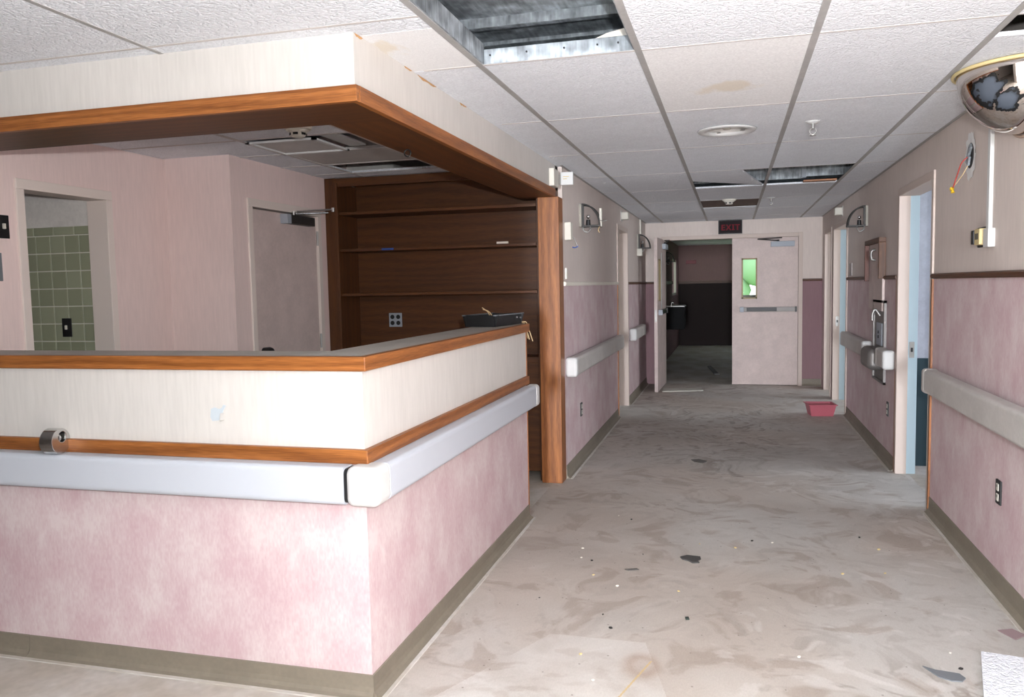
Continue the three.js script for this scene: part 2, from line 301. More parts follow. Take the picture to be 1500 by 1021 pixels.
// side rooms, lobby and outer shell
{
  const outer = thing('wall_outer', 'plastered outer walls of the building with daylight windows', 'wall', { kind: S });
  const P = (x0, x1, y0, y1, z0, z1) => part(outer, 'plaster', bx(x0, x1, y0, y1, z0, z1), M.plaster);
  // outer side of the patient rooms (windows at z -5.7 and -10.2)
  const wins = [[-4.8, -6.6], [-9.1, -11.3]];
  P(4.3, 4.42, 0, 0.85, BACK, ZE); P(4.3, 4.42, 2.15, TOP, BACK, ZE);
  P(4.3, 4.42, 0.85, 2.15, BACK, -4.8); P(4.3, 4.42, 0.85, 2.15, -6.6, -9.1); P(4.3, 4.42, 0.85, 2.15, -11.3, ZE);
  // other outer side
  P(-5.22, -5.1, 0, 0.85, BACK, -16.5); P(-5.22, -5.1, 2.15, TOP, BACK, -16.5); P(-5.22, XL - T, 0, TOP, -16.5, -16.38); P(-5.22, -5.1, 0.85, 2.15, BACK, -8.4); P(-5.22, -5.1, 0.85, 2.15, -10.6, -16.5);
  // lobby wall behind the photographer
  P(-5.2, 4.4, 0, 0.6, BACK, BACK + 0.12); P(-5.2, 4.4, 2.35, TOP, BACK, BACK + 0.12); P(-5.2, -0.3, 0.6, 2.35, BACK, BACK + 0.12); P(0.5, 4.4, 0.6, 2.35, BACK, BACK + 0.12);
  // end wall of the further corridor
  P(-1.35, 0.1, 0, TOP, ZE - 0.12, ZE); P(1.0, 4.4, 0, TOP, ZE - 0.12, ZE); P(0.1, 1.0, 0, 1.13, ZE - 0.12, ZE); P(0.1, 1.0, 2.1, TOP, ZE - 0.12, ZE);
  part(outer, 'roof', bx(-5.3, 4.5, TOP, TOP + 0.15, ZE - 0.2, BACK + 0.2), M.concrete);
  let k = 1;
  const win = (label, x0, x1, y0, y1, z0, z1, axis) => {
    const w = thing('window_' + k++, label, 'window', { kind: S }), f = 0.05;
    part(w, 'glass_pane', bx(x0, x1, y0, y1, z0, z1), M.glass);
    if (axis === 'x') { const m = (z0 + z1) / 2; part(w, 'sash', join(bx(x0 - f / 2, x1 + f / 2, y0, y0 + f, z0, z1), bx(x0 - f / 2, x1 + f / 2, y1 - f, y1, z0, z1), bx(x0 - f / 2, x1 + f / 2, y0, y1, z0, z0 - f), bx(x0 - f / 2, x1 + f / 2, y0, y1, z1 + f, z1), bx(x0 - f / 2, x1 + f / 2, y0, y1, m - f / 2, m + f / 2)), M.ivory); }
    else { const m = (x0 + x1) / 2, s = x1 - x0 > 1.2; part(w, 'sash', join(bx(x0, x1, y0, y0 + f, z0 - f / 2, z1 + f / 2), bx(x0, x1, y1 - f, y1, z0 - f / 2, z1 + f / 2), bx(x0, x0 + f, y0, y1, z0 - f / 2, z1 + f / 2), bx(x1 - f, x1, y0, y1, z0 - f / 2, z1 + f / 2), ...(s ? [-1, 0, 1].map((q) => bx(m + q * 1.3 - f / 2, m + q * 1.3 + f / 2, y0, y1, z0 - f / 2, z1 + f / 2)) : [])), M.ivory); }
  };
  win('window lighting the patient room behind the blue wall', 4.35, 4.356, 0.85, 2.15, -4.8, -6.6, 'x');
  win('window lighting the patient rooms near the fire doors', 4.35, 4.356, 0.85, 2.15, -9.1, -11.3, 'x');
  win('window lighting the room across from the pink basin', -5.17, -5.164, 0.85, 2.15, -8.4, -10.6, 'x');
  win('added unseen bright window closing the corridor behind the camera', -0.3, 0.5, 0.6, 2.35, BACK + 0.05, BACK + 0.056, 'z');  // added opening for the light sent down the corridor
  win('window onto green lawn seen through the fire door glass', 0.1, 1.0, 1.13, 2.1, ZE - 0.06, ZE - 0.054, 'z');
  // room partitions
  const rm = thing('wall_room', 'pale blue patient room wall with dark teal wainscot seen through the first doorway', 'wall', { kind: S });
  part(rm, 'painted_upper', bx(1.335, 4.3, 0.86, TOP, -7.05, -6.93), M.roomBlue);
  part(rm, 'painted_lower', bx(1.335, 4.3, 0, 0.86, -7.05, -6.925), M.teal);
  part(rm, 'painted_upper', bx(1.335, 4.3, 0, TOP, -4.3, -4.18), M.roomBlue);
  const rm2 = thing('wall_room_far', 'plain plaster partitions of the further patient rooms', 'wall', { kind: S });
  part(rm2, 'partition', bx(1.335, 4.3, 0, TOP, -8.7, -8.58), M.plaster);
  part(rm2, 'partition', bx(1.335, 4.3, 0, TOP, -12.2, -12.08), M.plaster);
  part(rm2, 'partition', bx(-5.1, XL - T, 0, TOP, -8.0, -7.88), M.plaster);
  part(rm2, 'partition', bx(-5.1, XL - T, 0, TOP, -11.0, -10.88), M.plaster);
  // further corridor
  const fc = thing('wall_further_corridor', 'dim walls of the corridor beyond the fire doors', 'wall', { kind: S });
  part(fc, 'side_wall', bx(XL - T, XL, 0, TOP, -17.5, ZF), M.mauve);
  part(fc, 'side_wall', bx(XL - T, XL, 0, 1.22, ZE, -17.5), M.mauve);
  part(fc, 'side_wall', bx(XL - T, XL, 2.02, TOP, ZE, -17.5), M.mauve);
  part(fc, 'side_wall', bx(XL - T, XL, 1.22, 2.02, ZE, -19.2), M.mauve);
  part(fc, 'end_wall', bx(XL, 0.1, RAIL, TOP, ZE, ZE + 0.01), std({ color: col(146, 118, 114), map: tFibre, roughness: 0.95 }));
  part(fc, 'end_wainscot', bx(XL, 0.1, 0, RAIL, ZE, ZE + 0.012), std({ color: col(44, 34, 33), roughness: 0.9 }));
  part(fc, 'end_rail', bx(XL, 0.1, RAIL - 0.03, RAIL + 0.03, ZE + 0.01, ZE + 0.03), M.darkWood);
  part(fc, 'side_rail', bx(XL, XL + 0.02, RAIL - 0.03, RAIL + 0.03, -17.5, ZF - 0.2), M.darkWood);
  const wb = thing('window_6', 'tall bright window on the wall of the further corridor', 'window', { kind: S });
  part(wb, 'glass_pane', bx(XL - 0.06, XL - 0.054, 1.22, 2.02, -19.2, -17.5), M.glass);
  part(wb, 'sash', join(bx(XL - 0.08, XL - 0.03, 1.22, 1.27, -19.2, -17.5), bx(XL - 0.08, XL - 0.03, 1.97, 2.02, -19.2, -17.5), bx(XL - 0.08, XL - 0.03, 1.22, 2.02, -17.55, -17.5), bx(XL - 0.08, XL - 0.03, 1.22, 2.02, -19.2, -19.15)), M.ivory);
}

// ---------------------------------------------------------------- ceiling
{
  const c = thing('ceiling', 'white textured lay-in ceiling tiles in a dirty metal grid', 'ceiling', { kind: S });
  const th = 0.016, gap = 0.004;
  const tile = (x0, x1, z0, z1, mat = M.tile) => part(c, 'ceiling_tile', bx(x0 + gap, x1 - gap, H + 0.0015, H + 0.0015 + th, z0 - gap, z1 + gap), mat);
  const cols = [XL, -0.975, -0.345, 0.29, 0.92, XR], rows = [-0.8, -1.97, -3.16, -4.32, -5.50, -6.70, -7.88, -9.07, -10.26, -11.45, ZF];
  const stainA = std({ map: stain(0.5, 0.62, [0.3, 0.12], 301), roughness: 0.95 });
  const stainB = std({ map: stain(0.12, 0.35, [0.25, 0.2], 311), roughness: 0.95 });
  const unitUV = (g, x0, x1, z0, z1) => { const p = g.attributes.position, u = g.attributes.uv; for (let i = 0; i < p.count; i++) u.setXY(i, (p.getX(i) - x0) / (x1 - x0), (p.getZ(i) - z0) / (z1 - z0)); return g; };
  for (let r = 0; r < rows.length - 1; r++) for (let k = 0; k < 5; k++) {
    const [x0, x1, z0, z1] = [cols[k], cols[k + 1], rows[r], rows[r + 1]];
    if (r === 1 && k === 1) continue;                           // open: duct above shows
    if (r === 5 && (k === 2 || k === 3)) continue;              // open / slipped tile
    if (r === 2 && k === 4) { tile(x0, x1, -3.42, z1); continue; }
    if (r === 7 && k === 2) { tile(x0, x1, -9.95, z1); part(c, 'dark_panel', bx(x0 + gap, x1 - gap, H + 0.006, H + 0.016, -9.07, -9.95), M.brownTile, { label: 'dark brown ceiling panel behind the smoke detector' }); continue; }
    if (r === 3 && k === 2) {                                   // tile cut for the round light
      const s = new THREE.Shape(); s.moveTo(x0 + gap, -z0 + gap); s.lineTo(x1 - gap, -z0 + gap); s.lineTo(x1 - gap, -z1 - gap); s.lineTo(x0 + gap, -z1 - gap); s.closePath();
      const h = new THREE.Path(); h.absarc(-0.03, 4.94, 0.135, 0, Math.PI * 2, true); s.holes.push(h);
      const g = new THREE.ExtrudeGeometry(s, { depth: th, bevelEnabled: false, curveSegments: 24 }); g.rotateX(-Math.PI / 2); g.translate(0, H + 0.0015, 0);
      part(c, 'ceiling_tile', uvm(g), M.tile, { label: 'ceiling tile with a round cut-out' }); continue;
    }
    if (r === 2 && k === 2) { part(c, 'ceiling_tile', unitUV(bx(x0 + gap, x1 - gap, H + 0.0015, H + 0.0175, z0 - gap, z1 + gap), x0, x1, z0, z1), stainA, { label: 'ceiling tile with a faint brown water stain' }); continue; }
    if (k === 0 && r < 2) continue;
    tile(k === 0 && z1 > -6.8 ? -1.27 : x0, x1, z0, z1);
  }
  // lobby side: tiles lie the other way round
  const lc = [-5.2, -4.2, -3.13, -2.04, -0.975], lr = [-0.8, -1.27, -1.90, -2.53, -2.66];
  for (let i = 0; i < 4; i++) for (let j = 0; j < 4; j++) tile(lc[i], lc[i + 1], lr[j], lr[j + 1]);
  // strip of tiles between soffit and first runner
  part(c, 'ceiling_tile', unitUV(bx(-1.27, -0.979, H + 0.0015, H + 0.0175, -2.66, -3.156), -1.27, -0.979, -2.66, -3.156), stainB, { label: 'ceiling tile with a yellow-brown stain by the soffit' });
  // runners and tees
  const runner = (x, z0, z1, w = 0.026) => part(c, 'main_runner', bx(x - w / 2, x + w / 2, H - 0.001, H + 0.003, z0, z1), M.runner);
  for (const x of cols.slice(1, 5)) runner(x, -0.8, ZF);
  runner(-2.04, -0.8, -2.66, 0.02); runner(-3.13, -0.8, -2.66, 0.02);
  for (const z of rows.slice(1, -1)) for (let k = 0; k < 5; k++) if (!(k === 0 && z > -3.1)) part(c, 'cross_tee', bx(cols[k] + 0.013, cols[k + 1] - 0.013, H + 0.0005, H + 0.0016, z - 0.008, z + 0.008), M.tee);
  for (const z of lr.slice(1, 4)) part(c, 'cross_tee', bx(-5.1, -0.99, H + 0.0005, H + 0.0016, z - 0.008, z + 0.008), M.tee);
  part(c, 'wall_angle', bx(XR - 0.02, XR, H - 0.001, H + 0.02, -0.8, ZF), M.runner);
  part(c, 'wall_angle', bx(XL, XL + 0.02, H - 0.001, H + 0.02, -5.9, ZF), M.runner);
  part(c, 'wall_angle', bx(XL, XR, H - 0.001, H + 0.02, ZF, ZF + 0.02), M.runner);
  part(c, 'lobby_panel', bx(-5.1, XR, H, H + 0.02, BACK, -0.8), M.tile);
  part(c, 'room_panel', bx(1.335, 4.3, H, H + 0.02, BACK, ZE), M.tile);
  part(c, 'room_panel', bx(-5.1, XL - T, H, H + 0.02, -6.4, ZE), M.tile);
  part(c, 'further_corridor_panel', bx(XL, XR, H, H + 0.02, ZF - 0.14, ZE), M.tile);
  // reception ceiling
  const sc = [-3.63, -2.80, -2.08, -1.3], sr = [-2.8, -3.35, -3.78, -4.22, -4.74, -5.25, -5.68, -6.25];
  for (let i = 0; i < 3; i++) for (let j = 0; j < 7; j++) {
    if (i === 1 && (j === 3 || j === 5)) continue;
    part(c, 'ceiling_tile', bx(sc[i] + gap, sc[i + 1] - gap, H + 0.003, H + 0.019, sr[j] - gap, sr[j + 1] + gap), i === 1 && j === 4 ? M.vinylGrey : M.tile);
  }
  for (const x of [-2.80, -2.08]) part(c, 'main_runner', bx(x - 0.012, x + 0.012, H - 0.001, H + 0.003, -2.8, -6.0), M.tee);
  for (const z of sr.slice(1, 7)) for (let i = 0; i < 3; i++) part(c, 'cross_tee', bx(sc[i] + 0.012, sc[i + 1] - 0.012, H - 0.0005, H + 0.003, z - 0.009, z + 0.009), M.tee);
  part(c, 'lobby_panel', bx(-5.1, -3.63, H, H + 0.02, -2.66, -6.4), M.tile);
}
// above the open tiles
{
  const t = thing('air_duct', 'dull galvanised duct with a cross flange above the open ceiling grid', 'duct');
  part(t, 'duct_body', bx(-1.7, -0.15, 2.60, 2.9, -1.2, -3.62, 0.006), M.galv);
  part(t, 'flange', bx(-1.75, -0.12, 2.56, 2.6, -3.29, -3.33), M.galv, { label: 'bright galvanised flange' });
  part(t, 'duct_body', bx(-1.7, -0.15, 2.585, 2.9, -3.62, -4.1, 0.006), M.galv);
  const s = new THREE.Shape(); s.moveTo(-0.68, 2.372); s.lineTo(-0.36, 2.372); s.lineTo(-0.36, 2.475); s.lineTo(-0.47, 2.455); s.lineTo(-0.54, 2.43); s.lineTo(-0.60, 2.425); s.lineTo(-0.66, 2.41); s.closePath();
  const g = new THREE.ExtrudeGeometry(s, { depth: 0.006, bevelEnabled: false }); g.translate(0, 0, -3.19);
  const tp = thing('torn_board', 'torn scrap of pale board behind the steel light housing', 'board'); part(tp, 'board_scrap', uvm(g), M.paper);
  const h = thing('light_housing', 'stripped galvanised housing of a ceiling light with its panel missing', 'light housing');
  part(h, 'end_plate', bx(-0.96, -0.36, 2.372, 2.43, -3.158, -3.15, 0.002), M.galv);
  part(h, 'side_plate', bx(-0.962, -0.955, 2.372, 2.45, -1.98, -3.15), M.galv);
  part(h, 'side_plate', bx(-0.362, -0.355, 2.372, 2.40, -1.98, -3.15), M.galv);
  for (const x of [-0.93, -0.78, -0.63, -0.50, -0.42]) part(h, 'rivet', cyl(0.004, 0.004, 0.004, x, 2.405, -3.148, 'z', 8), M.black);
  const d2 = thing('air_duct', 'streaky bright galvanised duct above the missing tile past the round light', 'duct');
  part(d2, 'duct_body', bx(-0.6, 0.62, 2.42, 2.85, -7.9, -8.4, 0.005), M.galv);
  part(d2, 'duct_body', bx(0.64, 1.18, 2.43, 2.85, -7.86, -8.4, 0.005), M.galv);
  part(d2, 'joint_band', bx(0.61, 0.65, 2.42, 2.86, -7.85, -8.4), M.alu);
  const br = thing('board_scrap', 'orange-brown scrap of board lying at the edge of the missing tile', 'scrap'); part(br, 'scrap', bx(0.62, 0.9, 2.375, 2.39, -7.76, -7.86, 0.004, true), M.oak);
  const s2 = new THREE.Shape(); s2.moveTo(-0.34, 6.70); s2.lineTo(0.06, 6.70); s2.lineTo(0.27, 7.86); s2.lineTo(-0.33, 7.32); s2.closePath();
  const g2 = new THREE.ExtrudeGeometry(s2, { depth: 0.014, bevelEnabled: false }); g2.rotateX(-Math.PI / 2); g2.translate(0, H + 0.003, 0);
  const st = thing('slipped_tile', 'slipped broken ceiling tile lying askew in its grid opening', 'ceiling tile'); part(st, 'tile_piece', uvm(g2), M.tile);
}
// ceiling fittings
{
  const rg = thing('round_light', 'white round recessed light trim with its cover gone', 'ceiling light', { pos: [-0.03, H, -4.94] });
  part(rg, 'trim_ring', new THREE.LatheGeometry([[0.112, 0.004], [0.116, -0.006], [0.14, -0.012], [0.163, -0.008], [0.168, 0.0], [0.14, 0.001], [0.113, 0.004]].map(([a, b]) => new THREE.Vector2(a, b)), 48), M.cap);
  part(rg, 'can', new THREE.LatheGeometry([[0.115, 0.0], [0.115, 0.05], [0.0, 0.052]].map(([a, b]) => new THREE.Vector2(a, b)), 32), M.vinylGrey);
  part(rg, 'lamp_post', cyl(0.014, 0.02, 0.045, 0, 0.027, 0), M.ivory);
  for (let k = 0; k < 4; k++) part(rg, 'clip', bx(0.09, 0.112, 0.0, 0.006, -0.008, 0.008), M.steel, { rot: [0, k * 1.57 + 0.5, 0] });
  const sprinkler = (x, z, label) => {
    const s = thing('sprinkler', label, 'sprinkler', { pos: [x, H, z], group: 'ceiling sprinklers' });
    part(s, 'escutcheon', new THREE.LatheGeometry([[0.001, -0.012], [0.02, -0.012], [0.04, -0.002], [0.042, 0.003], [0.0, 0.003]].map(([a, b]) => new THREE.Vector2(a, b)), 24), M.cap);
    part(s, 'stem', cyl(0.009, 0.012, 0.03, 0, -0.025, 0, 'y', 12), M.steel);
    part(s, 'frame_arm', tube([[-0.006, -0.035, 0], [-0.017, -0.048, 0], [-0.012, -0.065, 0], [0, -0.072, 0]], 0.003, 10, 5), M.steel);
    part(s, 'frame_arm', tube([[0.006, -0.035, 0], [0.017, -0.048, 0], [0.012, -0.065, 0], [0, -0.072, 0]], 0.003, 10, 5), M.steel);
    part(s, 'deflector', cyl(0.018, 0.018, 0.003, 0, -0.076, 0, 'y', 12), M.steel);
  };
  sprinkler(0.435, -4.86, 'chrome ceiling sprinkler beside the round light trim'); sprinkler(0.40, -9.05, 'small dark ceiling sprinkler near the brown ceiling panel');
  const detector = (x, y, z, label) => {
    const s = thing('smoke_detector', label, 'smoke detector', { pos: [x, y, z] });
    part(s, 'base_plate', cyl(0.075, 0.07, 0.014, 0, -0.007, 0), M.ivory);
    part(s, 'head', new THREE.LatheGeometry([[0, -0.055], [0.03, -0.055], [0.042, -0.045], [0.045, -0.03], [0.06, -0.02], [0.064, -0.012], [0, -0.012]].map(([a, b]) => new THREE.Vector2(a, b)), 28), M.ivory);
    for (let k = 0; k < 6; k++) part(s, 'vent_slot', bx(-0.013, 0.013, -0.046, -0.034, 0.0405, 0.0455), M.black, { rot: [0, k * Math.PI / 3 + 0.2, 0] });
  };
  detector(-2.27, H, -3.98, 'ivory smoke detector on the reception ceiling'); detector(-0.03, H, -9.02, 'white smoke detector before the dark brown ceiling panel');
  // reception troffer with its lens frame hanging open
  const tr = thing('troffer_light', 'open ceiling light with its grey lens frame hanging over the reception desk', 'ceiling light');
  part(tr, 'housing', join(bx(-2.79, -2.09, 2.46, 2.47, -4.23, -4.73), bx(-2.79, -2.78, 2.374, 2.47, -4.23, -4.73), bx(-2.10, -2.09, 2.374, 2.47, -4.23, -4.73), bx(-2.79, -2.09, 2.374, 2.47, -4.23, -4.24)), M.alu);
  part(tr, 'lens', bx(-2.78, -2.36, 2.372, 2.378, -4.31, -4.71), M.vinylGrey, { label: 'grey lens panel' });
  const lf = part(tr, 'lens_frame', join(bx(-2.80, -2.34, 2.362, 2.374, -4.29, -4.315), bx(-2.80, -2.34, 2.362, 2.374, -4.705, -4.73), bx(-2.80, -2.775, 2.362, 2.374, -4.29, -4.73), bx(-2.365, -2.34, 2.362, 2.374, -4.29, -4.73)), M.cap);
  part(tr, 'reflector', bx(-2.33, -2.22, 2.39, 2.40, -4.24, -4.72), M.cap);
  const hk = thing('ceiling_hook', 'small dark ring hook under the wooden soffit', 'hook');
  part(hk, 'ring', new THREE.TorusGeometry(0.016, 0.003, 8, 20).translate(-1.46, 2.115, -3.55), M.black);
}

// ---------------------------------------------------------------- soffit, post, reception back wall
const CX = -1.262, CZ = -2.59, CE = -4.93;         // counter corner and its end
{
  const s = thing('soffit', 'white papered soffit with an oak fascia around the reception desk', 'soffit', { kind: S });
  part(s, 'papered_face', bx(-5.1, CX, 2.19, H + 0.02, CZ - 0.02, CZ - 0.33), M.white);
  part(s, 'papered_face', bx(CX - 0.26, CX, 2.19, H + 0.02, CZ - 0.33, -5.99), M.white);
  part(s, 'fascia_board', bx(-5.1, CX + 0.012, 2.135, 2.192, CZ - 0.03, CZ - 0.006, 0.002, true), M.oak);
  part(s, 'fascia_board', bx(CX - 0.01, CX + 0.014, 2.135, 2.192, CZ - 0.03, -5.84, 0.002, true), M.oak);
  part(s, 'underside_board', bx(-5.1, CX - 0.01, 2.137, 2.19, CZ - 0.03, CZ - 0.35, 0, true), M.darkWood);
  part(s, 'underside_board', bx(CX - 0.27, CX - 0.01, 2.137, 2.19, CZ - 0.35, -5.9, 0, true), M.darkWood);
  for (const [z0, z1, h] of [[-2.62, -2.68, 0.008], [-3.06, -3.14, 0.006], [-3.2, -3.42, 0.011], [-3.74, -3.84, 0.008]]) {
    const n = 7, sh = new THREE.Shape(); sh.moveTo(0, 0); for (let i = 1; i < n; i++) sh.lineTo((z0 - z1) * i / n, -h * R(0.4, 1)); sh.lineTo(z0 - z1, 0); sh.closePath();
    const g = new THREE.ExtrudeGeometry(sh, { depth: 0.003, bevelEnabled: false }); g.rotateY(Math.PI / 2); g.translate(CX, H, z0);
    part(s, 'torn_edge', g, std({ color: col(188, 146, 100), roughness: 0.95 }), { label: 'brown torn paper along the ceiling joint' });
  }
  const p = thing('wooden_post', 'oak-veneered square post between reception desk and corridor', 'post', { kind: S });
  part(p, 'post_face', bx(-1.385, -1.228, 0, 2.137, -5.84, -5.99, 0.004, true), M.oak);
  part(p, 'post_head', bx(-1.53, -1.262, 2.137, H, -5.9, -6.0), M.darkWood);
  const w = thing('wall_reception', 'pink walls behind the reception desk with a stepped corner', 'wall', { kind: S });
  part(w, 'wallpaper', bx(-3.75, -3.63, 0, TOP, -2.86, -3.49), M.station); part(w, 'wallpaper', bx(-3.75, -3.63, 2.09, TOP, -3.49, -4.07), M.station);
  part(w, 'wallpaper', bx(-3.75, -3.63, 0, TOP, -4.07, -4.62), M.station);
  part(w, 'wallpaper', bx(-3.75, -3.14, 0, TOP, -4.62, -4.74), M.station);
  part(w, 'wallpaper', bx(-3.26, -3.14, 0, TOP, -4.74, -4.83), M.station); part(w, 'wallpaper', bx(-3.26, -3.14, 2.09, TOP, -4.83, -5.74), M.station);
  part(w, 'wallpaper', bx(-3.26, -3.14, 0, TOP, -5.74, -6.4), M.station);
  const w2 = thing('wall_shelf_back', 'plain partition behind the dark wooden shelves', 'wall', { kind: S });
  part(w2, 'partition', bx(-5.1, XL - T, 0, TOP, -6.4, -6.28), M.plaster);
}
{
  const t = thing('bookcase', 'tall dark wooden built-in shelving behind the reception desk', 'bookcase');
  part(t, 'filler_panel', bx(-3.139, -3.05, 0, H, -5.88, -5.92, 0.002, true), M.darkWood);
  part(t, 'side_panel', bx(-3.05, -3.022, 0, 2.33, -5.86, -6.22, 0.002, 1), M.darkWood);
  part(t, 'side_panel', bx(-1.41, -1.385, 0, 2.33, -5.9, -6.22, 0.002, 1), M.darkWood);
  for (const [a, b] of [[0, 1.46], [1.46, 1.81], [1.81, 2.11], [2.11, 2.36]]) part(t, 'back_panel', bx(-3.03, -1.40, a, b, -6.205, -6.22, 0.001, true), M.darkWood);
  for (const y of [1.455, 1.81, 2.10]) part(t, 'shelf', bx(-3.022, -1.41, y - 0.022, y, -5.885, -6.205, 0.002, true), M.darkWood);
  part(t, 'top_rail', bx(-3.05, -1.385, 2.30, H - 0.005, -5.87, -5.9, 0.002, true), M.darkWood);
  part(t, 'base_unit', bx(-3.022, -1.41, 0.05, 0.90, -6.0, -6.2, 0.002, true), M.darkWood);
  part(t, 'ledge', bx(-3.022, -1.41, 0.90, 0.945, -5.96, -6.205, 0.003, true), M.darkWood);
  const o = thing('quad_outlet', 'grey four-socket outlet plate on the dark wood panel', 'outlet', { pos: [-2.70, 1.228, -6.2005] });
  part(o, 'plate', new RoundedBoxGeometry(0.115, 0.115, 0.008, 2, 0.003), M.alu);
  for (const [x, y] of [[-1, 1], [1, 1], [-1, -1], [1, -1]]) part(o, 'socket', cyl(0.018, 0.018, 0.004, x * 0.026, y * 0.025, 0.005, 'z', 16), M.black);
  const lb = thing('shelf_label', 'small blue label strip on the middle shelf edge', 'label'); part(lb, 'strip', bx(-2.66, -2.56, 1.79, 1.806, -5.878, -5.884), M.blue);
  const lb2 = thing('shelf_label', 'small pale label strip on the shelf edge near the post', 'label'); part(lb2, 'strip', bx(-1.72, -1.63, 1.811, 1.826, -5.89, -5.9), M.paper);
}
// reception door with closer
function frameX(name, label, xf, out, z0, z1, h, { blue = false, mat = M.frame } = {}) {      // steel frame in a wall that faces +-x
  const t = thing(name, label, 'door frame', { kind: S }), w = 0.045, b = xf + out * 0.012, e = xf - out * (T + 0.012), m = blue ? xf - out * T * 0.55 : e;
  for (const [a, s] of [[z0, 1], [z1, -1]]) {
    part(t, 'jamb', bx(b, m, 0, h, a + s * 0.005, a - s * w, 0.003), mat);
    if (blue) part(t, 'inner_jamb', bx(m, e, 0, h, a + s * 0.005, a - s * (w - 0.012), 0.003), M.paleBlue, { label: 'pale blue painted inner half of the jamb' });
  }
  part(t, 'head', bx(b, e, h, h + 0.055, z0 + 0.005, z1 - 0.005, 0.003), mat);
  return t;
}
{
  frameX('door_1', 'cream steel frame of the doorway to the green-tiled room', -3.63, 1, -3.44, -4.11, 2.05);
  const tw = thing('wall_tiled', 'green square-tiled wall with white grout seen through the reception doorway', 'wall', { kind: S });
  part(tw, 'backing', bx(-5.1, -3.75, 0, 1.905, -4.09, -4.08), M.grout);
  part(tw, 'painted_upper', bx(-5.1, -3.75, 1.905, TOP, -4.1, -4.076), M.plaster);
  const P = 0.1085, gt = new RoundedBoxGeometry(P - 0.006, P - 0.006, 0.008, 1, 0.0025), gh = new RoundedBoxGeometry(0.152 - 0.006, 0.05, 0.009, 1, 0.003);
  for (let i = 0; i < 7; i++) for (let j = 0; j < 9; j++) part(tw, 'tile', gt, M.greenTile[Math.floor(rnd() * 3)], { pos: [-3.80 - i * P + 0.012, 1.798 - j * P, -4.077] });
  for (let i = 0; i < 5; i++) part(tw, 'cap_tile', gh, M.greenTile[i % 3], { pos: [-3.80 - i * 0.152, 1.88, -4.077] });
  part(tw, 'lower_tiles', bx(-4.6, -3.75, 0, 0.87, -4.08, -4.074), M.greenTile[0]);
  const sw = thing('light_switch', 'black switch plate on the green tile wall', 'switch', { pos: [-3.965, 1.287, -4.069] });
  part(sw, 'plate', new RoundedBoxGeometry(0.07, 0.115, 0.006, 2, 0.002), M.black); part(sw, 'toggle', bx(-0.006, 0.006, -0.012, 0.014, 0.003, 0.016, 0.003), M.ivory);
  const sw2 = thing('light_switch', 'black switch plate on the pink wall beside the tiled room doorway', 'switch', { pos: [-3.626, 1.845, -3.345] });
  part(sw2, 'plate', new RoundedBoxGeometry(0.006, 0.12, 0.075, 2, 0.002), M.black); part(sw2, 'toggle', bx(0.003, 0.018, -0.012, 0.016, -0.006, 0.006, 0.003), M.ivory);
  const pl = thing('wall_plaque', 'dark grey plaque on the pink wall below the switch plate', 'plaque'); part(pl, 'plate', bx(-3.63, -3.622, 1.565, 1.71, -3.27, -3.325, 0.002), M.slate);

  frameX('door_2', 'cream steel frame around the closed reception door', -3.14, 1, -4.80, -5.78, 2.06);
  const d = thing('door_3', 'closed pinkish reception door with a dark overhead closer', 'door', { kind: S });
  part(d, 'leaf', bx(-3.19, -3.148, 0.01, 2.05, -4.85, -5.73, 0.003), M.doorPink);
  for (const y of [1.89, 1.09, 0.25]) part(d, 'hinge', cyl(0.008, 0.008, 0.11, -3.134, y, -5.727, 'y', 10), M.steel);
  const k = part(d, 'knob', new THREE.SphereGeometry(0.027, 16, 12), M.black, { pos: [-3.09, 1.07, -4.93] }); part(k, 'rose', cyl(0.026, 0.03, 0.05, -0.03, 0, 0, 'x', 16), M.black);
  const c = part(d, 'closer', bx(-3.148, -3.09, 1.975, 2.04, -5.27, -5.62, 0.004), M.iron, { label: 'dark closer body with its lit end coloured paler' });
  part(c, 'end_cap', bx(-3.15, -3.088, 1.973, 2.042, -5.22, -5.275, 0.003), M.alu);  // the end face that catches light, given a paler material
  part(c, 'arm', tube([[-3.12, 2.052, -5.36], [-2.98, 2.075, -5.62], [-2.86, 2.09, -5.46]].slice(0, 2), 0.007, 4, 6), M.chrome);
  part(c, 'arm', tube([[-2.86, 2.082, -5.48], [-3.13, 2.075, -5.42]], 0.007, 4, 6), M.chrome);
  part(c, 'pivot', cyl(0.014, 0.014, 0.03, -2.86, 2.08, -5.48, 'y', 12), M.chrome); part(c, 'pivot', cyl(0.014, 0.014, 0.03, -3.12, 2.055, -5.36, 'y', 12), M.chrome);
}

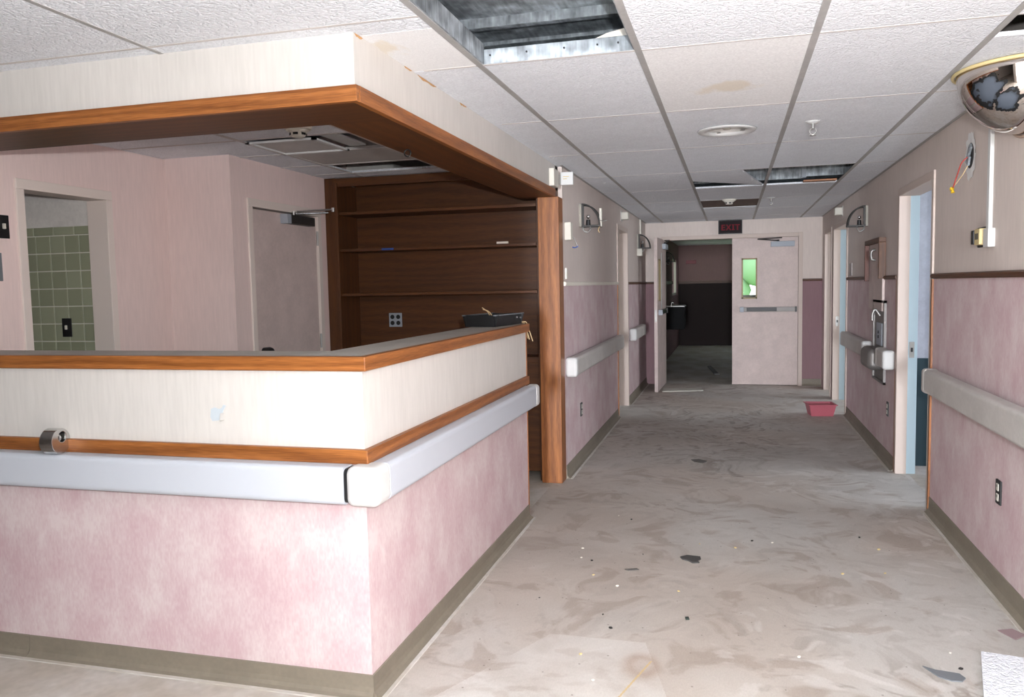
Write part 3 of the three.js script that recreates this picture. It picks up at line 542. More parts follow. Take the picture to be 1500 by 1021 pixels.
// ---------------------------------------------------------------- reception counter
const railP = (y0, y1) => arcProfile(0.085, y0, y1, 0.02, 5, 0.012);
{
  const t = thing('reception_counter', 'L-shaped reception counter with white and pink papered panels and oak trims', 'counter');
  const b = CX - 0.17, f = CZ - 0.17;
  part(t, 'lower_panel', bx(-5.09, CX, 0, 0.862, CZ, f), M.pink, { label: 'mottled pink wallpaper panel' });
  part(t, 'lower_panel', bx(b, CX, 0, 0.862, f, CE), M.pink);
  part(t, 'upper_panel', bx(-5.09, CX, 0.862, 1.2, CZ, f), M.white, { label: 'white wallpaper panel' });
  part(t, 'upper_panel', bx(b, CX, 0.862, 1.2, f, CE), M.white);
  const ts = 0.866, te = 0.918;
  part(t, 'oak_trim', bx(-5.09, CX + 0.018, ts, te, CZ - 0.02, CZ + 0.02, 0.003, true), M.oak, { label: 'oak trim strip' });
  part(t, 'oak_trim', bx(CX - 0.02, CX + 0.0205, ts + 0.0005, te - 0.0005, CZ + 0.0195, CE, 0.003, true), M.oak);
  part(t, 'top_edge', bx(-5.09, CX + 0.022, 1.198, 1.25, CZ - 0.01, CZ + 0.022, 0.003, true), M.oak, { label: 'oak counter edge' });
  part(t, 'top_edge', bx(CX - 0.01, CX + 0.0225, 1.1985, 1.2497, CZ + 0.0215, CE - 0.02, 0.003, true), M.oak);
  part(t, 'countertop', bx(-5.09, CX - 0.01, 1.21, 1.2495, CZ - 0.01, CZ - 0.23), M.laminate, { label: 'grey laminate countertop' });
  part(t, 'countertop', bx(CX - 0.24, CX - 0.01, 1.21, 1.2495, CZ - 0.23, CE - 0.02), M.laminate);
  part(t, 'end_trim', bx(b, CX + 0.004, 0, 1.2, CE, CE - 0.018, 0.003, true), M.oak, { label: 'oak end panel' });
  const cove = [[0, 0], [0.035, 0], [0.03, 0.004], [0.018, 0.01], [0.009, 0.022], [0.006, 0.04], [0.005, 0.083], [0, 0.085]];
  part(t, 'cove_base', run(cove, [0, 0, 1], [CX + 0.006, 0, CZ], 1.55), M.base); part(t, 'cove_base', run(cove, [0, 0, 1], [CX - 1.547, 0, CZ], 2.27), M.base);
  part(t, 'cove_base', run(cove, [1, 0, 0], [CX, 0, CE], CZ - CE + 0.006), M.base);
  for (const [o, st, ln] of [[[0, 0, 1], [CX + 0.05, 0, CZ], 3.8], [[1, 0, 0], [CX, 0, CE], CZ - CE + 0.05]]) part(t, 'toe_edge', run([[0.034, 0], [0.05, 0], [0.048, 0.003], [0.034, 0.005]], o, st, ln), M.floor2, { label: 'pale dusty toe edge' });
  // torn spot in the white paper
  const s = new THREE.Shape(); [[-0.034, -0.012], [-0.03, 0.02], [-0.014, 0.026], [0.004, 0.02], [0.016, 0.024], [0.024, 0.036], [0.036, 0.034], [0.022, 0.012], [0.018, -0.02], [-0.006, -0.024], [-0.026, -0.026]].forEach(([x, y], i) => (i ? s.lineTo(x, y) : s.moveTo(x, y)));
  const tg = new THREE.ExtrudeGeometry(s, { depth: 0.0015, bevelEnabled: false }); tg.translate(-1.857, 1.03, CZ);
  part(t, 'torn_patch', tg, std({ color: col(190, 200, 206), roughness: 0.9 }), { label: 'bare grey patch where the paper is torn' });
  part(t, 'paper_flap', new THREE.BoxGeometry(0.02, 0.03, 0.002).rotateX(-0.5).rotateZ(0.2).translate(-1.835, 1.022, CZ + 0.008), M.white);
  // crash rail
  const r = thing('crash_rail', 'white vinyl crash rail wrapping the corner of the reception counter', 'handrail');
  part(r, 'rail', run(railP(0.732, 0.866), [0, 0, 1], [CX - 0.046, 0, CZ], 3.78), M.vinyl);
  part(r, 'joint', run(arcProfile(0.079, 0.738, 0.86, 0.018, 5, 0.012), [0, 0, 1], [CX - 0.03, 0, CZ], 0.03), M.black);
  part(r, 'rail', run(railP(0.732, 0.866), [1, 0, 0], [CX, 0, CE + 0.09], CZ - CE - 0.115), M.vinyl);
  part(r, 'corner_cap', new RoundedBoxGeometry(0.128, 0.142, 0.128, 4, 0.03).translate(CX + 0.022, 0.798, CZ + 0.024), M.cap, { label: 'rounded white corner cap' });
  part(r, 'end_cap', new RoundedBoxGeometry(0.078, 0.138, 0.1, 4, 0.026).translate(CX + 0.05, 0.799, CE + 0.045), M.cap);
}
// things on the counter
{
  const k = thing('lock_cylinder', 'chrome lock cylinder collar standing on the white crash rail', 'lock cylinder', { pos: [-2.555, 0.8665, CZ + 0.06], turn: 1.66 }); k.scale.setScalar(1.12);
  const s = new THREE.Shape(); s.absarc(0, 0.0435, 0.0435, 0, Math.PI * 2); const h = new THREE.Path(); h.absarc(0.006, 0.058, 0.0205, 0, Math.PI * 2, true); s.holes.push(h);
  const g = new THREE.ExtrudeGeometry(s, { depth: 0.046, bevelEnabled: true, bevelSize: 0.002, bevelThickness: 0.002, bevelSegments: 2, curveSegments: 32 }); g.translate(0, 0.002, -0.025);
  part(k, 'collar', g, M.chrome); part(k, 'plug', cyl(0.012, 0.012, 0.03, 0.004, 0.055, -0.005, 'z', 20), M.steel); part(k, 'keyway', bx(0.002, 0.005, 0.047, 0.062, 0.0098, 0.0108), M.black);
  part(k, 'backing', cyl(0.021, 0.021, 0.006, 0.006, 0.06, -0.022, 'z', 20), M.black);

  const t = thing('broken_tray', 'black broken plastic tray with frayed wires on the counter end', 'tray', { pos: [-1.41, 1.2505, -4.735], turn: 1.42 + Math.PI });
  const w = 0.19, d = 0.10, hh = 0.07, q = 0.006;
  part(t, 'bottom', bx(-w, w, 0.0, q, -d, d, 0.002), M.black);
  const side = (a, b) => { const sh = new THREE.Shape(); sh.moveTo(-a, 0); sh.lineTo(a, 0); sh.lineTo(a + 0.02, hh * 0.95); sh.lineTo(a * 0.4, hh); sh.lineTo(-a * 0.2, hh * 0.96); sh.lineTo(-a - 0.02, hh * 1.02); sh.closePath(); return new THREE.ExtrudeGeometry(sh, { depth: q, bevelEnabled: false }); };
  part(t, 'side_wall', side(w).translate(0, 0, d - q), M.black); part(t, 'side_wall', side(w).translate(0, 0, -d), M.black);
  part(t, 'end_wall', side(d).rotateY(Math.PI / 2).translate(w - q, 0, 0), M.black); part(t, 'end_wall', side(d).rotateY(Math.PI / 2).translate(-w, 0, 0), M.black);
  part(t, 'rim', join(bx(-w - 0.02, w + 0.02, hh - 0.006, hh, d - q, d + 0.012), bx(-w - 0.02, w + 0.02, hh - 0.006, hh, -d - 0.012, -d + q)), M.slate);
  part(t, 'screw', cyl(0.006, 0.006, 0.006, -0.12, 0.045, -d - 0.003, 'z', 12), M.steel); part(t, 'screw', cyl(0.006, 0.006, 0.006, -0.175, 0.04, -d - 0.003, 'z', 12), M.steel);
  const wire = (pts) => part(t, 'wire', tube(pts, 0.003, 16, 5), M.wireTan, { label: 'frayed tan wire' });
  wire([[0.0, 0.04, 0.02], [0.02, 0.08, 0.03], [0.06, 0.11, 0.05]]); wire([[0.0, 0.04, 0.0], [0.03, 0.085, 0.02], [0.07, 0.10, 0.04]]);
  wire([[-0.2, 0.012, -0.09], [-0.235, 0.006, -0.1], [-0.255, -0.05, -0.11], [-0.27, -0.105, -0.12]]); wire([[-0.2, 0.012, -0.1], [-0.235, 0.007, -0.115], [-0.25, -0.05, -0.13], [-0.255, -0.115, -0.15]]); wire([[-0.2, 0.012, -0.08], [-0.235, 0.006, -0.09], [-0.26, -0.045, -0.1], [-0.29, -0.1, -0.1]]);
}

// ---------------------------------------------------------------- handrails on the corridor walls
{
  const prof = arcProfile(0.085, 0.785, 0.93, 0.022, 5, 0.02);
  function rail(out, x, za, zb, label, capA = true, capB = true) {   // za nearer than zb
    const t = thing('handrail', label, 'handrail', { group: 'corridor handrails' }), c = 0.06;
    const a = za - (capA ? c : 0), b = zb + (capB ? c : 0);
    part(t, 'rail', out < 0 ? run(prof, [-1, 0, 0], [x, 0, a], a - b) : run(prof, [1, 0, 0], [x, 0, b], a - b), M.vinylGrey);
    const cap = () => new RoundedBoxGeometry(0.09, 0.152, 0.085, 4, 0.024);
    if (capA) part(t, 'end_cap', cap().translate(x + out * 0.043, 0.8575, za - 0.042), M.cap, { label: 'white end cap' });
    if (capB) part(t, 'end_cap', cap().translate(x + out * 0.043, 0.8575, zb + 0.042), M.vinylGrey);
  }
  rail(-1, XR, 1.5, -5.44, 'long grey handrail over the pink wainscot with the black outlet');
  rail(-1, XR, -6.74, -7.12, 'short handrail stub with a white cap beside the orange edge strip');
  rail(-1, XR, -7.79, -9.32, 'grey handrail beyond the steel fountain');
  rail(1, XL, -6.03, -8.85, 'grey handrail starting with a white cap behind the wooden post');
  rail(1, XL, -10.0, -11.2, 'short grey handrail between doorway and open fire door');
}

// ---------------------------------------------------------------- doorways of the corridor
frameX('door_4', 'cream frame of the doorway to the pale blue room', XR, -1, D1[0], D1[1], DH, { blue: true, mat: M.cream });
frameX('door_5', 'cream and pale blue frame of the doorway above the pink basin', XR, -1, D2[0], D2[1], DH, { blue: true, mat: M.cream });
frameX('door_6', 'cream frame of the doorway nearest the closed fire door', XR, -1, D3[0], D3[1], DH, { mat: M.cream });
frameX('door_7', 'cream frame of the doorway past the stripped chair rail', XL, 1, DL[0], DL[1], DH, { mat: M.cream });
{
  const strike = (x, y, z, label) => { const t = thing('strike_plate', label, 'strike plate'); part(t, 'plate', bx(x, x + 0.035, y - 0.06, y + 0.06, z, z + 0.004, 0.001), M.steel); part(t, 'latch_hole', bx(x + 0.01, x + 0.025, y - 0.016, y + 0.016, z + 0.003, z + 0.0046), M.black); };
  strike(XR + 0.075, 0.95, D1[1] + 0.035, 'steel strike plate on the pale blue inner jamb'); strike(XR + 0.02, 0.98, D2[1] + 0.046, 'small dark strike plate on the jamb above the pink basin');
}

// ---------------------------------------------------------------- fire doors
{
  const f = thing('trim_20', 'pinkish steel frame of the pair of fire doors', 'door frame', { kind: S });
  part(f, 'jamb', bx(0.90, 0.957, 0, 2.165, ZF - 0.13, ZF + 0.015, 0.004), M.cream); part(f, 'jamb', bx(-1.002, -0.945, 0, 2.165, ZF - 0.13, ZF + 0.015, 0.004), M.cream);
  part(f, 'head', bx(-0.945, 0.90, 2.11, 2.165, ZF - 0.13, ZF + 0.015, 0.004), M.cream);
  const leafShape = (w, h, hx0, hx1, hy0, hy1, d) => join(bx(0, w, 0, hy0, 0, d), bx(0, w, hy1, h, 0, d), bx(0, hx0, hy0, hy1, 0, d), bx(hx1, w, hy0, hy1, 0, d));
  const build = (name, label, open) => {
    const t = thing(name, label, 'door', { kind: S }), w = open ? 0.965 : 0.895, D = 0.045;
    // local x from the hinge stile to the free stile, +z faces the corridor
    const gx0 = w - 0.345, gx1 = w - 0.13;
    part(t, 'leaf', leafShape(w, 2.10, gx0, gx1, 1.235, 1.815, D), M.doorPink);
    const lt = part(t, 'vision_frame', join(bx(gx0 - 0.0, gx0 + 0.02, 1.235, 1.815, -0.006, D + 0.006), bx(gx1 - 0.02, gx1, 1.235, 1.815, -0.006, D + 0.006), bx(gx0, gx1, 1.235, 1.255, -0.006, D + 0.006), bx(gx0, gx1, 1.795, 1.815, -0.006, D + 0.006)), std({ color: col(150, 132, 92), roughness: 0.5 }), { label: 'narrow olive frame of the glass slot' });
    part(lt, 'glass', bx(gx0 + 0.02, gx1 - 0.02, 1.255, 1.795, 0.018, 0.024), M.glass);
    const b = part(t, 'panic_bar', bx(0.02, w - 0.11, 1.05, 1.115, D, D + 0.03, 0.004), M.dullSteel, { label: 'steel and black push bar' });
    part(b, 'push_pad', bx(w * 0.32, w - 0.20, 1.058, 1.108, D + 0.028, D + 0.05, 0.004), M.black);
    part(b, 'latch_case', bx(w - 0.16, w - 0.105, 1.045, 1.12, D, D + 0.055, 0.006), M.alu); part(b, 'end_cap', bx(0.015, 0.04, 1.045, 1.12, D, D + 0.04, 0.004), M.black);
    const c = part(t, 'closer', bx(0.05, 0.37, 1.965, 2.04, D, D + 0.05, 0.006), M.alu, { label: 'silver overhead closer' });
    part(c, 'arm', tube([[0.27, 2.05, D + 0.03], [0.55, 2.075, D + 0.12]], 0.008, 4, 6), M.iron); part(c, 'arm', tube([[0.55, 2.075, D + 0.12], [0.22, 2.09, D + 0.02]], 0.008, 4, 6), M.iron);
    part(c, 'pivot', cyl(0.016, 0.016, 0.03, 0.27, 2.048, D + 0.03, 'y', 10), M.iron);
    if (open) { part(t, 'rod', tube([[w - 0.35, 1.9, D + 0.015], [w - 0.35, 1.13, D + 0.015]], 0.006, 4, 6), M.steel); part(t, 'edge_latch', bx(w - 0.001, w + 0.002, 0.96, 1.12, 0.01, 0.035), M.steel); }
    return t;
  };
  const a = build('door_8', 'closed pinkish fire door with a narrow glass slot and push bar', false);
  a.scale.x = -1; a.position.set(0.897, 0.008, ZF - 0.05);                     // hinged on the jamb by the closed doorway
  const o = build('door_9', 'open pinkish fire door swung back against the corridor wall', true);
  o.scale.z = -1; o.position.set(-0.99, 0.008, ZF + 0.02); o.rotation.y = -Math.PI / 2 - 0.03;
  // EXIT sign
  const cv = document.createElement('canvas'); cv.width = 256; cv.height = 160; const x = cv.getContext('2d');
  x.fillStyle = '#1a1214'; x.fillRect(0, 0, 256, 160); x.fillStyle = '#6e1420'; x.font = 'bold 104px sans-serif'; x.textAlign = 'center'; x.textBaseline = 'middle'; x.fillText('EXIT', 128, 86, 232);
  const tx = new THREE.CanvasTexture(cv); tx.colorSpace = THREE.SRGBColorSpace;
  const e = thing('exit_sign', 'unlit black exit sign with dark red letters above the fire doors', 'sign', { pos: [-0.025, 2.28, ZF] });
  part(e, 'housing', bx(-0.165, 0.165, -0.105, 0.09, 0.0, 0.05, 0.006), M.black);
  const fg = new THREE.PlaneGeometry(0.31, 0.175); part(e, 'face', fg, std({ map: tx, roughness: 0.85 }), { pos: [0, -0.008, 0.0508] });
  const ck = thing('coat_hook', 'small dark hook on the end wall by the open fire door', 'hook', { pos: [-1.06, 1.83, ZF] }); part(ck, 'stem', tube([[0, 0.02, 0], [0, 0, 0.04], [-0.02, -0.03, 0.06], [0.02, -0.04, 0.07]], 0.008, 12, 6), M.iron); part(ck, 'plate', bx(-0.015, 0.015, -0.02, 0.03, 0, 0.006), M.iron);
}

// ---------------------------------------------------------------- wall lights, boxes, outlets
{
  function sconce(x, y, z, out, label, extra) {
    const t = thing('wall_sconce', label, 'wall light', { pos: [x, y, z], group: 'stripped corridor wall lights' });
    const r = 0.15, o = out;
    part(t, 'back_plate', bx(0, o * 0.022, -0.09, 0.1, -0.05, 0.05, 0.004), M.plateGrey, { label: 'off-white back plate' });
    const arc = []; for (let i = 0; i <= 8; i++) { const a = i / 8 * Math.PI / 2; arc.push([o * (0.022 + r * Math.sin(a)), -0.085 + 0.18 * Math.cos(a), 0]); }
    for (const zz of [-0.045, 0.045]) { part(t, 'arc_rib', tube(arc.map(([a, b]) => [a, b, zz]), 0.008, 20, 6), M.iron); part(t, 'bottom_bar', bx(o * 0.02, o * (r + 0.03), -0.092, -0.078, zz - 0.006, zz + 0.006, 0.002), M.iron); }
    part(t, 'post_bar', bx(o * 0.022, o * 0.04, -0.09, 0.095, 0.03, 0.05, 0.003), M.iron);
    part(t, 'lamp_holder', cyl(0.017, 0.02, 0.05, o * 0.07, -0.055, 0, 'y', 14), M.black); part(t, 'bulb_stub', new THREE.SphereGeometry(0.016, 12, 10).translate(o * 0.07, -0.005, 0), M.chrome);
    part(t, 'wire_loop', tube([[o * 0.03, -0.09, 0.03], [o * 0.035, -0.12, 0.035], [o * 0.07, -0.135, 0.03], [o * 0.09, -0.11, 0.02], [o * 0.09, -0.085, 0.01]], 0.006, 24, 6), M.steel);
    if (extra) { part(t, 'hanging_bracket', bx(o * 0.165, o * 0.185, -0.09, 0.06, -0.03, 0.02, 0.004), M.ivory); part(t, 'spring_clip', tube([[o * 0.17, -0.04, 0.02], [o * 0.2, -0.05, 0.03], [o * 0.23, -0.045, 0.03]], 0.003, 10, 5), M.steel); part(t, 'hanging_wire', tube([[o * 0.165, -0.09, 0], [o * 0.155, -0.12, 0.01], [o * 0.165, -0.14, 0]], 0.004, 10, 5), M.wireTan); }
  }
  sconce(XL, 2.06, -6.72, 1, 'stripped quarter-round wall light with a dangling white bracket near the post', true);
  sconce(XL, 2.05, -10.95, 1, 'dark stripped quarter-round wall light above the white dispenser');
  sconce(XR, 2.07, -8.17, -1, 'dark stripped quarter-round wall light above the wood-framed cabinet');
  sconce(XL, 1.98, -15.6, 1, 'dim wall light in the corridor beyond the fire doors');

  const b1 = thing('alarm_box', 'white alarm box with a printed plate at the soffit end', 'alarm box');
  part(b1, 'back_box', bx(CX - 0.02, CX + 0.035, 2.2, 2.325, -5.86, -5.70, 0.006), M.ivory); part(b1, 'printed_plate', bx(CX + 0.03, CX + 0.125, 2.23, 2.325, -5.97, -5.945, 0.005), M.cap);
  part(b1, 'print_line', bx(CX + 0.05, CX + 0.095, 2.288, 2.294, -5.946, -5.9445), M.straw); part(b1, 'print_line', bx(CX + 0.05, CX + 0.08, 2.272, 2.278, -5.946, -5.9445), M.straw); part(b1, 'bracket', bx(CX, CX + 0.1, 2.24, 2.31, -5.99, -5.965), M.vinylGrey);
  const b2 = thing('wall_phone_box', 'slim white box with a dangling blue-tipped wire beside the post', 'box');
  part(b2, 'case', bx(XL, XL + 0.05, 1.83, 1.965, -6.06, -6.14, 0.006), M.ivory); part(b2, 'wire', tube([[XL + 0.045, 1.86, -6.14], [XL + 0.06, 1.84, -6.15], [XL + 0.075, 1.80, -6.16], [XL + 0.08, 1.785, -6.16]], 0.004, 12, 5), M.steel); part(b2, 'wire_tip', tube([[XL + 0.04, 1.78, -6.16], [XL + 0.06, 1.775, -6.16], [XL + 0.085, 1.785, -6.16]], 0.005, 8, 5), M.blue);
  const b3 = thing('wall_card', 'small pale plate low on the wall beside the post', 'plate'); part(b3, 'plate', bx(XL, XL + 0.012, 1.535, 1.62, -6.06, -6.11, 0.002), M.paper);
  const dome = (x, z, o, label) => { const t = thing('call_light', label, 'call light', { group: 'white call light boxes' }); part(t, 'case', bx(x, x + o * 0.085, 2.225, 2.31, z - 0.05, z + 0.05, 0.012), M.ivory); part(t, 'wall_plate', bx(x, x + o * 0.008, 2.21, 2.325, z - 0.065, z + 0.065, 0.003), M.vinylGrey); };
  dome(XL, -9.35, 1, 'white call light box above the doorway past the stripped rail'); dome(XR, -9.95, -1, 'white call light box above the doorway with the pink basin');
  const sd = thing('soap_dispenser', 'small white dispenser under the dark wall light by the fire doors', 'dispenser'); part(sd, 'case', bx(XL, XL + 0.07, 1.86, 1.96, -10.9, -10.99, 0.012), M.ivory); part(sd, 'cap', bx(XL, XL + 0.06, 1.96, 1.975, -10.91, -10.98, 0.004), M.black);
  const cn = thing('conduit', 'thin white conduit rising to the ceiling in the wall corner', 'conduit'); part(cn, 'channel', bx(XL, XL + 0.02, 2.17, H, -11.25, -11.27), M.ivory);

  // yellow device with its surface raceway
  const rw = thing('raceway', 'white surface raceway running down from the broken mirror', 'raceway'); part(rw, 'channel', bx(XR - 0.018, XR, 1.72, 2.24, -4.40, -4.44, 0.003), M.cap); part(rw, 'end_box', bx(XR - 0.032, XR, 1.63, 1.72, -4.35, -4.43, 0.004), M.cap);
  const yd = thing('yellow_device', 'yellow and black slotted device on the wall beside the white raceway', 'device');
  part(yd, 'case', bx(XR - 0.045, XR, 1.645, 1.725, -4.445, -4.53, 0.006), M.straw); part(yd, 'black_end', bx(XR - 0.05, XR, 1.65, 1.72, -4.53, -4.57, 0.004), M.black); part(yd, 'cover_plate', bx(XR - 0.012, XR, 1.635, 1.735, -4.44, -4.6, 0.003), M.iron);
  for (let i = 0; i < 4; i++) part(yd, 'slot', bx(XR - 0.0465, XR - 0.044, 1.672, 1.702, -4.463 - i * 0.014, -4.469 - i * 0.014), M.black);

  // open junction box
  const jb = thing('junction_box', 'round opened junction box with torn edges and loose red wire', 'junction box', { pos: [XR, 2.125, -4.79] });
  const ring = new THREE.RingGeometry(0.066, 0.115, 40, 2), rp = ring.attributes.position;
  for (let i = 0; i < rp.count; i++) { const d = Math.hypot(rp.getX(i), rp.getY(i)); if (d > 0.09) { const q = 1 + R(-0.14, 0.12); rp.setXY(i, rp.getX(i) * q * 0.85, rp.getY(i) * q * 1.08); } }
  part(jb, 'torn_edge', ring.rotateY(-Math.PI / 2).translate(-0.005, 0, 0), std({ color: col(236, 236, 234), map: tGrime, roughness: 0.9, side: THREE.DoubleSide }));
  part(jb, 'box', new THREE.CylinderGeometry(0.072, 0.072, 0.03, 24, 1, false).rotateZ(Math.PI / 2).translate(0.012, 0, 0), M.iron); part(jb, 'metal_scrap', new RoundedBoxGeometry(0.012, 0.05, 0.05, 2, 0.004).rotateX(0.5).translate(-0.012, -0.02, -0.01), M.galv); part(jb, 'metal_scrap', new RoundedBoxGeometry(0.012, 0.03, 0.06, 2, 0.004).rotateX(-0.7).translate(-0.01, 0.03, 0.01), M.galv);
  part(jb, 'wire', tube([[-0.01, 0.0, 0.0], [-0.04, -0.03, -0.01], [-0.05, -0.09, -0.06], [-0.055, -0.15, -0.12]], 0.0035, 24, 6), M.wireRed, { label: 'red wire' }); part(jb, 'wire', tube([[-0.01, -0.04, 0.0], [-0.03, -0.09, -0.03], [-0.05, -0.14, -0.11]], 0.0025, 24, 6), M.wireTan);
  part(jb, 'wire_nut', new THREE.ConeGeometry(0.012, 0.03, 12).rotateX(1.9).translate(-0.055, -0.16, -0.13), M.yellow, { label: 'yellow wire nut' }); part(jb, 'wire_nut', new THREE.ConeGeometry(0.01, 0.028, 12).rotateX(-0.4).translate(-0.06, -0.165, -0.11), M.yellow);

  const outlet = (x, y, z, o, dark, label) => {
    const t = thing('wall_outlet', label, 'outlet', { pos: [x, y, z] });
    part(t, 'plate', new RoundedBoxGeometry(0.01, 0.115, 0.07, 2, 0.003).translate(o * 0.003, 0, 0), dark ? M.black : M.ivory);
    for (const s of [-1, 1]) { const k = part(t, 'socket', new RoundedBoxGeometry(0.004, 0.034, 0.03, 2, 0.0018).translate(o * 0.0085, s * 0.024, 0), dark ? M.ivory : M.black); for (const q of [-1, 1]) part(k, 'slot', bx(o * 0.0104, o * 0.0112, s * 0.024, s * 0.024 + 0.01, q * 0.006 - 0.001, q * 0.006 + 0.001), dark ? M.black : M.ivory); }
  };
  outlet(XR, 0.475, -4.19, -1, true, 'black outlet plate with ivory sockets low on the pink wainscot');
  outlet(XR, 0.44, -7.0, -1, true, 'dark outlet below the short handrail stub'); outlet(XL, 0.44, -6.65, 1, true, 'dark outlet below the handrail behind the post');
  const plq = thing('room_plaque', 'small grey room number plate beside the doorway with the pink basin', 'plaque'); part(plq, 'plate', bx(XR - 0.008, XR, 1.53, 1.66, -9.1, -9.28, 0.002), M.greyPlate);
}

// ---------------------------------------------------------------- cabinet and fountain on the wall
{
  const c = thing('extinguisher_cabinet', 'wood-framed wall cabinet with a pinkish door above the steel fountain', 'cabinet');
  const y0 = 1.49, y1 = 1.83, z0 = -7.19, z1 = -7.93, X = XR - 0.055;
  part(c, 'door', bx(XR - 0.02, XR, 1.22, y1 - 0.03, z0 - 0.04, z1 + 0.04, 0.002), M.doorPink); part(c, 'top_board', bx(X, XR, y1 - 0.04, y1, z0, z1, 0.003, true), M.darkWood);
  part(c, 'side_board', bx(X, XR, y0, y1 - 0.04, z0, z0 - 0.03, 0.003, true), M.darkWood); part(c, 'side_board', bx(X, XR, y0 - 0.02, y1 - 0.04, z1 + 0.03, z1, 0.003, true), M.railWood);
  part(c, 'handle', tube([[XR - 0.02, 1.74, -7.56], [XR - 0.05, 1.73, -7.56], [XR - 0.05, 1.66, -7.56], [XR - 0.02, 1.65, -7.56]], 0.009, 16, 8), M.steel, { label: 'bright metal pull' });
  const f = thing('wall_fountain', 'recessed stainless steel drinking fountain between two handrails', 'drinking fountain');
  part(f, 'frame', join(bx(XR - 0.02, XR, 0.62, 1.31, -7.12, -7.14), bx(XR - 0.02, XR, 0.62, 1.31, -7.64, -7.66), bx(XR - 0.02, XR, 1.29, 1.31, -7.12, -7.66), bx(XR - 0.02, XR, 0.62, 0.64, -7.12, -7.66)), M.dullSteel);
  part(f, 'back_panel', bx(XR - 0.006, XR, 0.64, 1.29, -7.14, -7.64), M.dullSteel); part(f, 'basin', new RoundedBoxGeometry(0.14, 0.18, 0.42, 4, 0.05).translate(XR - 0.06, 0.82, -7.40), M.dullSteel);
  part(f, 'spout', tube([[XR - 0.01, 1.18, -7.36], [XR - 0.05, 1.23, -7.36], [XR - 0.07, 1.19, -7.36], [XR - 0.07, 1.14, -7.36]], 0.011, 20, 8), M.steel);
  part(f, 'control_plate', bx(XR - 0.016, XR - 0.004, 0.93, 1.12, -7.25, -7.5, 0.003), M.alu); for (const y of [1.0, 1.04]) part(f, 'button', cyl(0.012, 0.012, 0.01, XR - 0.019, y, -7.38, 'x', 12), M.black);
}

// ---------------------------------------------------------------- broken dome mirror at the ceiling
{
  const t = thing('dome_mirror', 'broken quarter-dome security mirror in the angle of ceiling and wall', 'mirror', { pos: [XR, H - 0.004, -3.965] });
  const r = 0.27, N = 180, K = 100, pos = [], idx = [], id = {};
  // theta sweeps along the wall side (0 near .. pi far), phi from the ceiling rim (0) down to the wall (pi/2)
  const P = (a, b) => [-r * Math.sin(a) * Math.cos(b), -r * Math.sin(b) * Math.sin(a) - 0.0, r * Math.cos(a)];
  const hole = (a, b, k = 1) => { const n = (vn(a * 9, b * 9, 64, 64, 77) - 0.5) * 0.45 + (vn(a * 24, b * 24, 256, 256, 78) - 0.5) * 0.2; return Math.hypot((a - 0.98) / 0.40, (b - 0.52) / 0.36) + n < 0.8 * k || Math.hypot((a - 0.85) / 0.3, (b - 0.9) / 0.34) + n < 0.75 * k; };
  for (let j = 0; j <= K; j++) for (let i = 0; i <= N; i++) { const a = i / N * Math.PI, b = j / K * Math.PI / 2; pos.push(...P(a, b)); }
  const shell = (k, q) => {
    const ix = [];
    for (let j = 0; j < K; j++) for (let i = 0; i < N; i++) {
      if (hole((i + 0.5) / N * Math.PI, (j + 0.5) / K * Math.PI / 2, k)) continue;
      const n = j * (N + 1) + i; ix.push(n, n + 1, n + N + 1, n + 1, n + N + 2, n + N + 1);
    }
    const g = new THREE.BufferGeometry(); g.setAttribute('position', new THREE.Float32BufferAttribute(pos.map((v) => v * q), 3)); g.setIndex(ix);
    g.setAttribute('normal', new THREE.Float32BufferAttribute(pos.map((v) => v / r), 3)); return g;
  };
  const g = shell(1, 1);
  part(t, 'broken_edge', shell(0.78, 0.975), std({ color: col(14, 14, 15), roughness: 0.6, side: THREE.DoubleSide }), { label: 'black broken edge inside the hole' });
  const mm = M.mirror.clone(); mm.side = THREE.DoubleSide;
  part(t, 'mirror_shell', g, mm, { label: 'convex mirror shell with a jagged hole' });
  const rimPts = []; for (let i = 0; i <= 24; i++) { const a = i / 24 * Math.PI; rimPts.push([-(r + 0.012) * Math.sin(a), -0.004, (r + 0.012) * Math.cos(a)]); }
  part(t, 'rim', tube(rimPts, 0.008, 60, 8), M.straw, { label: 'yellowed rim along the ceiling' });
  const rim2 = []; for (let i = 0; i <= 24; i++) { const a = i / 24 * Math.PI; rim2.push([-0.008, -(r + 0.01) * Math.sin(a), (r + 0.01) * Math.cos(a)]); }
  part(t, 'wall_rim', tube(rim2, 0.007, 60, 8), std({ color: col(176, 150, 130), roughness: 0.4 }));
  // backing seen through the hole
  const back = new THREE.SphereGeometry(r * 0.9, 24, 12, 0, Math.PI * 2, 0, Math.PI); const bp = back.attributes.position; for (let i = 0; i < bp.count; i++) { if (bp.getX(i) > -0.01) bp.setX(i, -0.01); if (bp.getY(i) > -0.004) bp.setY(i, -0.004); }
  back.computeVertexNormals(); part(t, 'backing', back, std({ color: col(80, 86, 96), roughness: 0.8, side: THREE.DoubleSide }), { label: 'grey backing inside the broken shell' });
}

